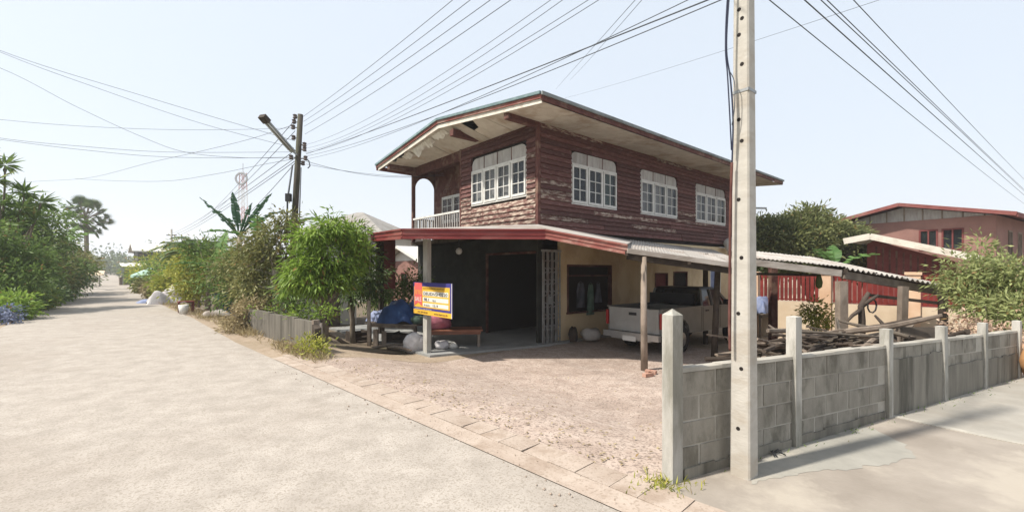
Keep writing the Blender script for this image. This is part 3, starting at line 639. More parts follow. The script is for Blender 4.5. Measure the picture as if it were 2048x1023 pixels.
# canopy round the gable: sheet, ribbed red gutter
E1, E2, E3, E4 = hl(-3.9, 12.5), hl(-2.47, 9.96), hl(.76, 9.96), hl(2.46, 9.36)
zE1, zE2, zE3, zE4 = 3.19, 3.07, 3.06, 2.68
def roofq(mb, *p): mb.extr(p, (0, 0, .02))
mb = MB(); roofq(mb, (-.05, LY, 3.42), (-3.2, LY, 3.3), (E1[0], E1[1], zE1), (-.05, E1[1], 3.42)); roofq(mb, (-.05, E1[1], 3.42), (E1[0], E1[1], zE1), (E2[0], E2[1], zE2)); roofq(mb, (-.05, E1[1], 3.42), (E2[0], E2[1], zE2), (-.05, -.05, 3.42)); roofq(mb, (-.05, -.05, 3.42), (E2[0], E2[1], zE2), (E3[0], E3[1], zE3))
part('canopy_roof', mb, M['sheet'])
mb = MB(); roofq(mb, (-.05, -.05, 3.42), (E3[0], E3[1], zE3), (E4[0], E4[1], zE4 + .02), (4.6, -.05, 3.16)); part('canopy_roof', mb, M['sheet'])
def gutter(a, za, b, zb, h, ribs, m, name='canopy_gutter'):
    A = Vector((a[0], a[1], za)); B = Vector((b[0], b[1], zb)); d = (B - A).normalized(); n = Vector((d.y, -d.x, 0)).normalized()
    if n.dot(Vector((-1, -1, 0))) < 0: n = -n
    mb = MB(); prof = [(0, .02), (.05, .02), (.05, -.015), (.02, -.03), (.02, -h * .42), (.035, -h * .45), (.035, -h * .55), (.02, -h * .58), (.02, -h * .78), (.05, -h * .82), (.05, -h), (-.01, -h), (-.01, .02)]
    k = len(prof); vs = [A + n * o + Vector((0, 0, z)) for o, z in prof] + [B + n * o + Vector((0, 0, z)) for o, z in prof]
    mb.add(vs, [(i, (i + 1) % k, k + (i + 1) % k, k + i) for i in range(k)] + [tuple(range(k))[::-1], tuple(range(k, 2 * k))]); return part(name, mb, m)
gutter((-3.2, LY), 3.3, E1, zE1, .2, 2, M['maroon']); gutter(E1, zE1, E2, zE2, .22, 2, M['red']); gutter(E2, zE2, E3, zE3, .215, 3, M['red']); gutter(E3, zE3, E4, zE4, .2, 3, M['fascia'])
mb = MB()
for t in (.06, .5, .95): mb.bar((E2[0] * t + -.05 * (1 - t), E2[1] * t + E1[1] * (1 - t), 3.36 - .45 * t), (E3[0] * t - .05 * (1 - t), E3[1] * t, 3.36 - .45 * t), .05, .1)
mb.bar((-.03, -.03, 3.32), (E3[0] * .96, E3[1] * .96, zE3 - .12), .06, .1); mb.bar((-.03, -.08, 3.32), (4.2, -.08, 3.08), .06, .1); part('canopy_rafter', mb, M['dtimber'])
# canopy posts
cp = hl(-2.16, 11.2); mb = MB(); mb.box((cp[0], cp[1], 1.46), (.145, .145, 2.94), (0, 0, R(12))); part('canopy_post', mb, M['post'])
cq = hl(X(738, 12.4), 12.4); mb = MB(); mb.tube([(cq[0], cq[1], -.05), (cq[0], cq[1] + .02, 1.6), (cq[0], cq[1], 3.15)], .055, 8); part('canopy_post', mb, M['ptimber'], smooth=True)
cr = hl(X(762, 14.6), 14.6); mb = MB(); mb.box((cr[0], cr[1], 1.5), (.14, .14, 3.2)); part('canopy_post', mb, M['dtimber'])
# dark timber screen under the far end of the canopy
mb = MB(); a = hl(X(752, 15.5), 15.5); b = hl(X(790, 15.2), 15.2); mb.extr([(a[0], a[1], 1.5), (b[0], b[1], 1.5), (b[0], b[1], 3.2), (a[0], a[1], 3.2)], (.03, .03, 0)); part('canopy_screen', mb, M['maroon'])
for k in range(8):   # white insulators on the far corner board
    q = MB(); q.lathe([(.02, -.03), (.045, -.02), (.045, .02), (.02, .03)], (LX - .05, -.08, 3.75 + k * .3), 8, 'y'); part('insulator', q, M['plaster'])
# ---------------------------------------------------------------- carport beside the house
A0 = (2.42, 9.30, Z(497, 9.30)); B0 = (X(1500, 9.65), 9.65, Z(531, 9.65)); C0 = hw(10.6, -.06, 3.03); D0 = hw(4.3, -.09, 3.2)
cp_ = thing('carport', 'lean-to carport of old grey sheets on mismatched round and squared posts beside the house', 'carport', (2.85, 9.47, ZH))
co = Vector(cp_.location)
def rel(o, *ps): return [Vector(p) - o for p in ps]
def sheet_roof(parent, o, a, b, c, d, nsh, mt, amp=.018, nw=7, name='roof_sheet', rag=.05):
    """corrugated sheets from the front edge a-b up to the rear edge d-c"""
    rr = random.Random(nsh * 7 + 1); a, b, c, d = rel(o, a, b, c, d)
    for k in range(nsh):
        t0, t1 = k / nsh, (k + 1.06) / nsh; n = nw * 6; V = []; Fc = []; off = rr.uniform(-rag, rag); lift = .006 * (k % 2)
        for i in range(n + 1):
            t = t0 + (t1 - t0) * i / n; p = a.lerp(b, t); q = d.lerp(c, t); p = p + (p - q).normalized() * off; dz = amp * math.sin(2 * math.pi * i / 6) + lift
            for z in (dz, dz - .012): V += [p + Vector((0, 0, z)), q + Vector((0, 0, z))]
        for i in range(n):
            u = i * 4; w_ = u + 4; Fc += [(u, w_, w_ + 1, u + 1), (u + 2, u + 3, w_ + 3, w_ + 2), (u, u + 2, w_ + 2, w_)]
        mb = MB(); mb.add(V, Fc); mb.build(name, M[mt], parent, True)
sheet_roof(cp_, co, A0, B0, C0, D0, 6, 'sheet', .009)
def bar_part(name, parent, o, a, b, w_, h, m):
    mb = MB(); mb.bar(Vector(a) - o, Vector(b) - o, w_, h); return mb.build(name, M[m], parent)
dn = lambda p, z: (p[0], p[1], p[2] - z)
bar_part('edge_plank', cp_, co, (A0[0], A0[1] - .06, A0[2] - .045), (B0[0], B0[1] - .06, B0[2] - .045), .03, .10, 'ptimber')
bar_part('beam', cp_, co, (A0[0] + .05, A0[1] + .12, A0[2] - .16), (B0[0], B0[1] + .12, B0[2] - .16), .08, .13, 'dtimber')
bar_part('rafter', cp_, co, dn(A0, .1), dn(D0, .1), .06, .1, 'dtimber'); bar_part('rafter', cp_, co, dn(B0, .1), dn(C0, .1), .06, .1, 'dtimber')
ma, md = Vector(A0).lerp(Vector(B0), .5), Vector(D0).lerp(Vector(C0), .5); bar_part('rafter', cp_, co, dn(ma, .1), dn(md, .1), .06, .1, 'dtimber')
mb = MB(); mb.tube(rel(co, (2.85, 9.47, ZH - .1), (2.84, 9.47, .6), (2.83, 9.46, Z(513, 9.45))), [.078, .07, .062], 9); mb.build('carport_post', M['timber'], cp_, True)
q = Vector((X(1428, 10.8), 10.8, ZH - .1)); mb = MB(); mb.tube(rel(co, q, (q.x + .05, q.y, .7), (X(1436, 10.8), 10.8, 1.95)), [.085, .075, .07], 8); mb.build('carport_post', M['dtimber'], cp_, True)
q = Vector((X(1411, 13.0), 13.0, ZH - .1)); mb = MB(); mb.box(Vector((q.x, q.y, .85)) - co, (.11, .11, 2.7)); mb.build('carport_post', M['dtimber'], cp_)
# ---------------------------------------------------------------- pickup parked under it, tail to the yard (local x towards its front)
pk = thing('pickup_truck', 'pickup truck with a white tailgate, its body coloured grey for the carport shade', 'pickup truck', hw(1.15, -2.35, 0), HRZ - R(1))
def pp(name, mb, m, parent=pk, **k): return mb.build(name, M[m], parent, **k)
mb = MB(); HW = .82     # bed: floor, sides with flares, front wall
mb.bx(.06, 1.95, -HW + .06, HW - .06, .62, .68); mb.bx(1.9, 1.96, -HW + .06, HW - .06, .68, 1.16)
for s in (-1, 1):
    pr = [(.04, .52), (.62, .52), (.70, .72), (.88, .86), (1.10, .86), (1.28, .72), (1.36, .50), (1.97, .50), (1.97, 1.16), (.04, 1.16)]
    mb.extr([(x, s * (HW - .07) if s > 0 else -HW, z) for x, z in pr], (0, .07, 0))
    mb.bx(.04, 1.97, s * HW - .05, s * HW + .05, 1.16, 1.19)
pp('bed', mb, 'carshade')
mb = MB(); mb.hexa([(0, -HW + .07, .56), (.05, -HW + .07, .56), (.05, HW - .07, .56), (0, HW - .07, .56), (-.012, -HW + .07, 1.17), (.05, -HW + .07, 1.17), (.05, HW - .07, 1.17), (-.012, HW - .07, 1.17)])
mb.bx(-.012, .0, -HW + .16, HW - .16, .66, .84)
tg = pp('tailgate', mb, 'carwhite'); mb = MB(); mb.bx(-.03, -.008, -.11, .11, .99, 1.06); mb.build('handle', M['black'], tg)
mb = MB(); mb.bx(-.004, .0, .3, .55, .72, .76); mb.build('badge', M['chrome'], tg)
for s in (-1, 1):
    mb = MB(); mb.bx(-.02, .06, s * HW - .035, s * HW + .035, .70, 1.08); pp('tail_light', mb, 'taillight')
mb = MB(); mb.bx(-.16, -.04, -HW - .02, HW + .02, .40, .55); mb.bx(-.13, .0, -.6, .6, .36, .40); bp_ = pp('bumper', mb, 'chrome')
mb = MB(); mb.bx(-.172, -.162, -.20, .20, .34, .47); mb.build('number_plate', M['plaster'], bp_)
# cab and bonnet by profile
mb = MB(); pr = [(1.99, .48), (3.55, .48), (3.62, .72), (3.82, .88), (4.10, .88), (4.30, .72), (4.36, .46), (4.75, .46), (4.80, .98), (4.62, 1.08), (3.62, 1.16), (1.99, 1.16)]
mb.extr([(x, -HW, z) for x, z in pr], (0, 2 * HW, 0)); pp('cab_body', mb, 'carshade')
mb = MB(); t = .13
mb.hexa([(2.02, -HW + .02, 1.16), (3.60, -HW + .02, 1.16), (3.60, HW - .02, 1.16), (2.02, HW - .02, 1.16), (2.12, -HW + t, 1.62), (2.98, -HW + t, 1.62), (2.98, HW - t, 1.62), (2.12, HW - t, 1.62)]); pp('cab_glass', mb, 'carglass')
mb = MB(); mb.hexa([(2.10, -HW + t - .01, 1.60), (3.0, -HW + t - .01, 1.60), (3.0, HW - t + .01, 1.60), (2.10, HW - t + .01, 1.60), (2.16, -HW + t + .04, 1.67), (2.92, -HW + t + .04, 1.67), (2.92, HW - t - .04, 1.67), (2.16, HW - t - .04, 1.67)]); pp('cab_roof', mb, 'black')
for s in (-1, 1):
    for x0, x1 in ((2.02, 2.12), (2.62, 2.60), (3.62, 2.99)): mb = MB(); mb.bar((x0, s * (HW - .015), 1.15), (x1, s * (HW - t + .005), 1.62), .05, .07); pp('cab_pillar', mb, 'carshade')
    mb = MB(); mb.bx(2.06, 2.07, s * HW - .004 * s, s * HW + .004 * s, .52, 1.14); mb.bx(3.05, 3.06, s * HW - .004, s * HW + .004, .52, 1.14); mb.bx(2.2, 2.36, s * HW - .02, s * HW + .02, 1.02, 1.06); pp('door_seam', mb, 'black')
    mb = MB(); mb.box((3.25, s * (HW + .11), 1.24), (.09, .2, .15)); pp('wing_mirror', mb, 'black')
    mb = MB(); mb.bx(4.70, 4.815, s * .62 - .16, s * .62 + .16, .74, .92); pp('headlight', mb, 'chrome')
mb = MB(); mb.bx(.3, 1.9, -.03, .03, 1.24, 1.28); mb.bx(1.82, 1.88, -.7, .7, 1.19, 1.5); mb.bx(1.82, 1.88, -.7, -.64, 1.19, 1.5); pp('sports_bar', mb, 'black')
mb = MB(); mb.bx(.4, 4.3, -.4, .4, .38, .6); pp('chassis', mb, 'black')
ty = MB(); ty.lathe([(.20, -.10), (.33, -.11), (.355, -.07), (.355, .07), (.33, .11), (.20, .10)], (0, 0, 0), 22, 'y'); tm = ty.mesh('tyre', M['tyre'], True)
rm = MB(); rm.lathe([(.05, -.112), (.19, -.10), (.205, -.06), (.205, .06), (.19, .10), (.05, .112)], (0, 0, 0), 16, 'y'); rmm = rm.mesh('rim', M['rim'])
for x in (.98, 3.96):
    for s in (-1, 1):
        e = link('wheel', tm, pk, (x, s * (HW - .10), .355)); link('rim', rmm, e)
# ---------------------------------------------------------------- wood shed behind the block wall
S0 = (X(1500, 9.7), 9.7, Z(514, 9.7)); S1 = (X(1692, 9.9), 9.9, Z(533, 9.9)); S2 = (X(1922, 10.4), 10.4, Z(576, 10.4))
R0_ = (6.35, 12.9, Z(514, 9.7) + .34); R1_ = (8.35, 12.4, Z(533, 9.9) + .30); R2_ = (10.7, 11.6, Z(576, 10.4) + .16)
sh = thing('wood_shed', 'low wood shed of wavy pale roofing sheets on stout weathered posts behind the block wall', 'shed', (7.2, 9.6, ZH)); so = Vector(sh.location)
sheet_roof(sh, so, S0, S1, R1_, R0_, 3, 'sheet', .012, 8, rag=.03); sheet_roof(sh, so, dn(S1, .03), S2, R2_, R1_, 4, 'sheet', .03, 6, rag=.07)
bar_part('edge_plank', sh, so, dn(S0, .10), (S1[0] - .12, S1[1] - .02, S1[2] - .15), .03, .15, 'ptimber')
bar_part('beam', sh, so, (S1[0], S1[1] + .1, S1[2] - .18), (S2[0] - .3, S2[1] + .12, S2[2] - .10), .10, .17, 'timber')
bar_part('beam', sh, so, (S0[0], S0[1] + .5, S0[2] - .36), (S1[0], S1[1] + .9, S1[2] - .20), .06, .06, 'dtimber')
bar_part('beam', sh, so, dn(R0_, .12), dn(R1_, .12), .08, .12, 'dtimber'); bar_part('beam', sh, so, dn(R1_, .12), dn(R2_, .12), .08, .12, 'dtimber')
for a, b in ((S0, R0_), (S1, R1_), (S2, R2_)): bar_part('rafter', sh, so, dn(a, .1), dn(b, .1), .07, .1, 'dtimber')
bar_part('beam', sh, so, (X(1740, 10.2), 10.2, Z(590, 10.2)), (X(1880, 10.3), 10.3, Z(606, 10.3)), .06, .07, 'dtimber')
for px, py, Y, wd, mt, lean in ((1683, 562, 9.6, .175, 'timber', 0), (1804, 572, 9.95, .145, 'timber', .03), (1886, 570, 10.25, .135, 'dtimber', .0), (1546, 526, 13.2, .19, 'brown', .0)):
    mb = MB(); x = X(px, Y); zt = Z(py, Y); mb.bar(Vector((x - lean, Y, ZH - .1)) - so, Vector((x + lean, Y, zt)) - so, wd, wd * .9, (0, 1, 0)); mb.build('shed_post', M[mt], sh)
# forked branch, hanging coil, leaning board
t = thing('forked_branch', 'dark forked branch propped upright under the wood shed', 'branch', (X(1722, 9.3), 9.3, ZH)); b0 = Vector(t.location)
mb = MB(); mb.tube(rel(b0, (X(1722, 9.3), 9.3, ZH), at(1724, 640, 9.3), at(1722, 612, 9.3), at(1737, 585, 9.35)), [.075, .065, .06, .04], 7); mb.tube(rel(b0, at(1723, 618, 9.3), at(1705, 630, 9.2), at(1692, 645, 9.1)), [.045, .035, .02], 6); mb.tube(rel(b0, at(1722, 614, 9.3), at(1740, 600, 9.25), at(1756, 590, 9.3)), [.045, .04, .03], 6); mb.build('limb', M['dtimber'], t, True)
tag(MB().tube([at(1744 + 9 * math.cos(a * .7), 611 + 14 * math.sin(a * .7), 9.2 + .01 * a) for a in range(20)], .016, 5).build('rope_coil', M['black'], None, True), 'black coil of rope hanging from the forked branch', 'rope')
t = thing('plywood_board', 'dark stained plywood board standing upright just behind the block wall', 'board', (X(1850, 7.6), 7.6, ZH)); b0 = Vector(t.location)
mb = MB(); mb.bar(Vector((0, 0, .0)), Vector((0, .12, Z(655, 7.6) - ZH)), .72, .03, (0, 1, 0)); mb.build('panel', M['plywood'], t)
mb = MB(); mb.bar((-.37, -.01, 0), (-.37, .11, Z(655, 7.6) - ZH), .03, .045, (0, 1, 0)); mb.build('edge_batten', M['timber'], t)
# firewood: every stick its own piece
heap = thing('firewood_heap', 'heap of dark sticks, poles and broken planks lying behind the block wall under the shed', 'firewood', (5.9, 7.7, ZH)); rr = random.Random(21)
stick_me = []
for k in range(6):
    mb = MB(); L_ = 1.0
    if k < 4: mb.tube([(-L_, 0, 0), (-.3, rr.uniform(-.04, .04), .02), (.4, rr.uniform(-.04, .04), 0), (L_, rr.uniform(-.05, .05), .02)], [.035, .04, .034, .02], 6)
    else: mb.box((0, 0, 0), (2 * L_, .11, .025))
    stick_me.append(mb.mesh('stick', M[('dtimber', 'timber', 'dtimber', 'plywood', 'dtimber', 'timber')[k]]))
for k in range(210):
    x = rr.uniform(-1.0, 2.9); y = rr.uniform(-1.3, 1.8)
    if dw(5.9 + x, 7.7 + y) < .95: continue
    h = max(.06, 1.15 - abs(x) * .1 - abs(y) * .28) * rr.random() ** .6
    o = link('plank' if k % 6 > 3 else 'stick', stick_me[k % 6], heap, (x, y, .05 + h), (rr.uniform(-.4, .4), rr.uniform(-.32, .32), rr.gauss(.35, .6))); s = rr.uniform(.55, 1.15); o.scale = (s, s, s * rr.uniform(.9, 1.4))
# ---------------------------------------------------------------- block wall along the side road (local x along the wall, y inwards)
ang = math.atan2(WD.y, WD.x)
bw = thing('block_wall', 'grey cement block wall with concrete posts running along the side road', 'wall', (W0.x, W0.y, 0), ang)
TW = 7.55; top = lambda t: .885 - .021 * t; rr = random.Random(5); CH = .186; TH_ = .09
mb = MB(); mb.hexa([(.05, .004, -.2), (TW, .004, -.2), (TW, TH_ - .014, -.2), (.05, TH_ - .014, -.2), (.05, .004, top(0) - .01), (TW, .004, top(TW) - .01), (TW, TH_ - .014, top(TW) - .01), (.05, TH_ - .014, top(0) - .01)]); mb.build('mortar_core', M['mortar'], bw)
posts = [(0.03, 1.37, .112), (1.64, 1.28, .095), (3.43, 1.05, .095), (4.89, 1.0, .095), (6.2, .97, .09), (7.55, .93, .09)]
for row in range(4):
    x = .10 - (.2 if row % 2 else 0)
    while x < TW:
        a = max(x, .10); b = min(x + .392, TW); x += .418
        if b - a < .06: continue
        mdx = (a + b) / 2
        if any(abs(mdx - p[0]) < .06 for p in posts): continue
        bay = sum(mdx > p[0] for p in posts[1:])
        if bay == 2 and row >= 1 or bay == 3 and row >= 2 or bay == 4 and row >= 2 or bay in (0, 1) and row == 3 and False: continue
        z1 = top(mdx) - .012 - row * (CH + .017); z0 = z1 - CH; pr = rr.uniform(-.002, .004); sl = -.021 * .2
        mb = MB(); mb.hexa([(a, -pr, z0 - sl * 0), (b, -pr, z0 + 2 * sl), (b, TH_, z0 + 2 * sl), (a, TH_, z0), (a, -pr, z1), (b, -pr, z1 + 2 * sl), (b, TH_, z1 + 2 * sl), (a, TH_, z1)]); mb.build('block', M['block'], bw)
for a, b, zt in ((1.72, 3.36, .09), (.12, 1.56, .09), (3.50, 4.82, .655), (4.95, 6.14, .43), (6.26, 7.49, .40)):
    mb = MB(); n = 8
    for i in range(n):
        x0 = a + (b - a) * i / n; x1 = a + (b - a) * (i + 1) / n; z = zt + rr.uniform(-.012, .012); mb.bx(x0 + .0005, x1, -.016, .012, -.2, z)
    mb.build('cement_coat', M['coat'], bw)
mb = MB(); n = 30
for i in range(n):
    a = .08 + (TW - .08) * i / n; b = .08 + (TW - .08) * (i + 1) / n; j = rr.uniform(-.004, .006); mb.hexa([(a + .001, -.012, top(a) - .01), (b, -.012, top(b) - .01), (b, TH_ + .01, top(b) - .01), (a + .001, TH_ + .01, top(a) - .01), (a + .001, -.006, top(a) + .018 + j), (b, -.006, top(b) + .018 + j), (b, TH_, top(b) + .018 + j), (a + .001, TH_, top(a) + .018 + j)])
mb.build('mortar_cap', M['mortar'], bw)
for i, (t_, zt, s) in enumerate(posts):
    mb = MB(); h = s / 2; y = .01 if i else .03; lean = 0 if i != 3 else .03
    mb.hexa([(t_ - h, y - h, -.2), (t_ + h, y - h, -.2), (t_ + h, y + h, -.2), (t_ - h, y + h, -.2), (t_ - h - lean, y - h, zt - .03), (t_ + h - lean, y - h, zt - .03), (t_ + h - lean, y + h, zt - .03), (t_ - h - lean, y + h, zt - .03)])
    mb.add([(t_ - h - lean, y - h, zt - .03), (t_ + h - lean, y - h, zt - .03), (t_ + h - lean, y + h, zt - .03), (t_ - h - lean, y + h, zt - .03), (t_ - lean, y, zt + (.02 if i == 0 else -.022))], [(0, 1, 4), (1, 2, 4), (2, 3, 4), (3, 0, 4)])
    mb.build('wall_post', M['post'], bw)
# ---------------------------------------------------------------- near concrete pole
npole = thing('concrete_utility_pole', 'tall square concrete utility pole with bolt holes standing before the block wall', 'utility pole', (1.93, 3.66, 0), R(38)); zt = 6.3
mb = MB(); a, b = .082, .050
def ring(h, z, c=.012): return [(-h + c, -h, z), (h - c, -h, z), (h, -h + c, z), (h, h - c, z), (h - c, h, z), (-h + c, h, z), (-h, h - c, z), (-h, -h + c, z)]
V = []; Fc = []; nz = 16
for i in range(nz + 1):
    t = i / nz; V += ring(a + (b - a) * t, -.3 + (zt + .3) * t)
for i in range(nz):
    for j in range(8): Fc.append((i * 8 + j, i * 8 + (j + 1) % 8, i * 8 + 8 + (j + 1) % 8, i * 8 + 8 + j))
Fc += [tuple(range(8))[::-1], tuple(nz * 8 + j for j in range(8))]; mb.add(V, Fc); mb.build('pole_shaft', M['pole'], npole)
holes = [15, 35, 66, 127, 237, 281, 398, 515, 627, 737, 858]
hm = MB(); hm.lathe([(.0165, -.004), (.0165, .0015), (.006, .0015)], (0, 0, 0), 10, 'y'); hme = hm.mesh('bolt_hole', M['core'])
for k, y in enumerate(holes + [-60, -150, -240, -330]):
    z = Z(y, 3.6); h = a + (b - a) * (z + .3) / (zt + .3); l = Vector((-h, 0)); o = link('bolt_hole', hme, npole, (-h, -.012 if k % 2 else .012, z), (0, 0, R(90)))
mb = MB(); mb.bar((.055, -.02, Z(413, 3.6)), (.18, -.10, Z(413, 3.6)), .014, .014); mb.build('step_bolt', M['steel'], npole)
for z in (Z(180, 3.6), Z(-120, 3.6), 5.3):
    h = a + (b - a) * (z + .3) / (zt + .3) + .004; mb = MB(); mb.bx(-h, h, -h, -h + .003, z - .012, z + .012); mb.bx(-h, -h + .003, -h, h, z - .012, z + .012); mb.bx(h - .003, h, -h, h, z - .012, z + .012); mb.bx(-h, h, h - .003, h, z - .012, z + .012); mb.build('steel_band', M['steel'], npole)
for k, z in enumerate((5.9, 5.65, 5.4, 5.2)):
    mb = MB(); mb.box((-.10, 0, z), (.12, .05, .04)); mb.lathe([(.02, z - .06), (.045, z - .04), (.03, z), (.045, z + .04), (.02, z + .06)], (-.17, 0, 0), 10); mb.build('insulator', M['porcelain'], npole)
# ---------------------------------------------------------------- far timber pole with street lamp
QY = 14.8; qx = lambda px: X(px, QY)
tp = thing('timber_utility_pole', 'dark timber utility pole with insulators rising from the trees by the road', 'utility pole', (qx(582), QY, -.1)); b0 = Vector(tp.location)
mb = MB(); mb.tube(rel(b0, (qx(580), QY, -.3), at(585, 520, QY), at(593, 370, QY), at(601, 229, QY)), [.12, .11, .098, .085], 10); mb.build('pole_shaft', M['poletimber'], tp, True)
for px, py in ((590, 233), (588, 243), (586, 254), (587, 275), (609, 289), (609, 298), (611, 316), (606, 326), (582, 314)):
    mb = MB(); c = at(px, py, QY) - b0; mb.bar(c, Vector((at(597, py + 2, QY) - b0).to_tuple()), .03, .03); mb.lathe([(.03, -.08), (.075, -.05), (.05, 0), (.075, .05), (.03, .08)], c, 8); mb.build('insulator', M['porcelain'], tp)
mb = MB(); mb.tube(rel(b0, at(612, 318, QY), at(618, 322, QY), at(620, 332, QY - .2), at(616, 336, QY)), .02, 5); mb.tube(rel(b0, at(585, 330, QY), at(575, 400, QY - .15), at(574, 470, QY)), .03, 5); mb.tube(rel(b0, at(602, 335, QY - .2), at(599, 430, QY - .2), at(596, 470, QY - .2)), .02, 5); mb.build('drop_cable', M['wire'], tp, True)
mb = MB(); mb.box(at(577, 395, QY - .2) - b0, (.16, .14, .26)); mb.build('junction_box', M['black'], tp)
sl = thing('street_lamp', 'long fluorescent street lamp angled up from the timber pole', 'street lamp', at(588, 307, QY - .15)); b0 = Vector(sl.location)
e0 = at(586, 303, QY - .15) - b0; e1 = at(529, 238, QY - 1.2) - b0
mb = MB(); mb.bar(e0, e1, .20, .05); mb.build('lamp_housing', M['steel'], sl); d_ = (e1 - e0).normalized(); sd_ = d_.cross(Vector((0, 0, 1))).normalized(); upv = sd_.cross(d_)
for s in (-1, 1):
    mb = MB(); mb.tube([e0 + d_ * .12 + sd_ * .055 * s - upv * .05, e1 - d_ * .1 + sd_ * .055 * s - upv * .05], .022, 8); mb.build('lamp_tube', M['lamp'], sl, True)
mb = MB(); mb.bar(e1 - d_ * .12, e1 + d_ * .12, .24, .14); mb.build('lamp_cap', M['dtimber'], sl); mb = MB(); mb.tube([(.1, 0, -.05), e0], .03, 6); mb.build('lamp_arm', M['steel'], sl)
# ---------------------------------------------------------------- wires
def spline(P, n=10):
    P = [Vector(p) for p in P]; P = [P[0] * 2 - P[1]] + P + [P[-1] * 2 - P[-2]]; out = []
    for i in range(1, len(P) - 2):
        for k in range(n):
            t = k / n; a, b, c, d = P[i - 1:i + 3]; out.append(.5 * (2 * b + (c - a) * t + (2 * a - 5 * b + 4 * c - d) * t * t + (3 * b - a - 3 * c + d) * t ** 3))
    return out + [P[-2]]
def hang(a, b, s, n=24):
    a = Vector(a); b = Vector(b); return [a.lerp(b, i / n) - Vector((0, 0, 4 * s * (i / n) * (1 - i / n))) for i in range(n + 1)]
def wire(pts, r, label, group=None, m='wire'):
    return tag(MB().tube(pts, r * .62, 5).build('overhead_wire', M[m], None, True), label, 'wire', group)
N_ = lambda z: (1.86, 3.62, z)
gA = 'power lines between the two poles'; lA = 'thin dark power line rising from the timber pole over the road to the concrete pole'
for k, ((px, py), z) in enumerate(zip(((605, 234), (607, 243), (608, 253), (610, 268)), (5.9, 5.66, 5.42, 5.24))): wire(hang(at(px, py, QY), N_(z), .12), .0085, ('uppermost', 'second from top', 'third from top', 'lowest')[k] + ' of the four power lines from the timber pole to the concrete pole', gA)
nB = 0; gB = 'slack service wires between the two poles'; lB = 'slack thin service wire sagging below the power lines over the gable'
for (px, py), z, s in (((610, 290), 5.05, .35), ((610, 297), 4.98, .40), ((611, 304), 4.72, .30), ((611, 306), 4.66, .34)): wire(hang(at(px, py, QY), N_(z), s), .006, ('topmost', 'second', 'third', 'lowest')[nB] + ' of the four slack service wires sagging over the gable below the power lines', gB); nB += 1
nC = 0; gC = 'telephone cables just above the roof'; lC = 'thicker telephone cable passing low above the house roof to the concrete pole'
for (px, py), z, s, r in (((612, 308), 4.02, .05, .011), ((612, 312), 3.98, .16, .008), ((612, 318), 4.12, .22, .007)): wire(hang(at(px, py, QY), N_(z), s), r, ('thickest and straightest telephone cable passing low over the house roof', 'thinner telephone cable close under the thickest one over the roof', 'slackest telephone cable dipping lowest over the house roof')[nC], gC); nC += 1
nD = 0; gD = 'wires running off along the side road'; lD = 'dark wire running from the concrete pole to the right along the side road'
for z, E, s, r in ((4.12, (40, 33, 5.6), .12, .008), (4.40, (40, 33, 6.0), .05, .011), (4.55, (40, 33, 6.15), .0, .009), (4.62, (40, 33, 6.35), .08, .009), (4.92, (40, 33, 7.0), .1, .009)): wire(hang((1.98, 3.7, z), E, s, 40), r, ('lowest and faintest', 'second lowest', 'middle', 'second highest', 'highest')[nD] + ' of the five wires leaving the concrete pole to the right', gD); nD += 1
gL = 'wires reaching the timber pole from the left'
wire(spline([at(-260, -20, 13), at(0, 101, 13.5), at(300, 196, 14.2), at(590, 282, QY)]), .011, 'upper wire slanting down from the left sky to the timber pole', gL)
wire(spline([at(-260, -14, 13), at(0, 104, 13.5), at(200, 178, 14), at(400, 246, 14.4), at(588, 296, QY)]), .010, 'second slanting wire just below the upper left one', gL)
wire(spline([at(-200, 70, 14), at(0, 136, 14), at(150, 212, 14.3), at(280, 272, 14.5), at(370, 304, 14.6), at(480, 315, 14.7), at(585, 314, QY)]), .010, 'left wire sagging steeply then running level to the timber pole', gL)
wire(spline([at(-200, 215, 14), at(0, 239, 14), at(160, 252, 14.3), at(330, 259, 14.5), at(470, 259, 14.7), at(585, 256, QY)]), .009, 'nearly level thin wire above the others left of the timber pole', gL)
wire(spline([at(-200, 240, 14), at(0, 276, 14), at(170, 293, 14.3), at(340, 304, 14.5), at(585, 304, QY)]), .010, 'lower level wire left of the timber pole, upper of a close pair', gL)
wire(spline([at(-200, 250, 14), at(0, 279, 14), at(170, 300, 14.3), at(340, 314, 14.5), at(585, 316, QY)]), .010, 'lower level wire left of the timber pole, lower of a close pair', gL)
wire(spline([at(40, 365, 26), at(80, 362, 26), at(180, 355, 24), at(300, 325, 20), at(390, 305, 17.5), at(500, 278, 16), at(586, 250, QY)]), .011, 'long faint wire curving up across the others from the treetops', gL)
wire(spline([at(150, 357, 26), at(220, 361, 24), at(330, 362, 20), at(430, 348, 17), at(510, 332, 16), at(586, 318, QY)]), .011, 'long faint wire drooping lowest over the road', gL)
nF = 0; gF = 'lines going on along the road to the far pole'
for py, e in ((240, (400, 440)), (262, (402, 442)), (300, (345, 466)), (316, (345, 470)), (322, (347, 474)), (326, (440, 470))): wire(hang(at(590, py, QY), at(*e, 62 if e[0] < 420 else 40), .35), .018, ('topmost', 'second', 'third', 'fourth', 'fifth', 'lowest')[nF] + ' line dropping from the timber pole along the road to the left', gF); nF += 1
wire(hang(at(1112, 178, 22), (1.5, 3.4, 4.4), .0), .007, 'steep wire rising behind the roof corner towards the upper right', None); wire(hang(at(1140, 160, 22), (1.62, 3.4, 4.5), .05), .007, 'second steep wire crossing behind the roof corner', None)
wire(hang(at(1130, 196, 30), at(1765, -2, 9), .1), .008, 'faint wire crossing behind the concrete pole high on the right', None)
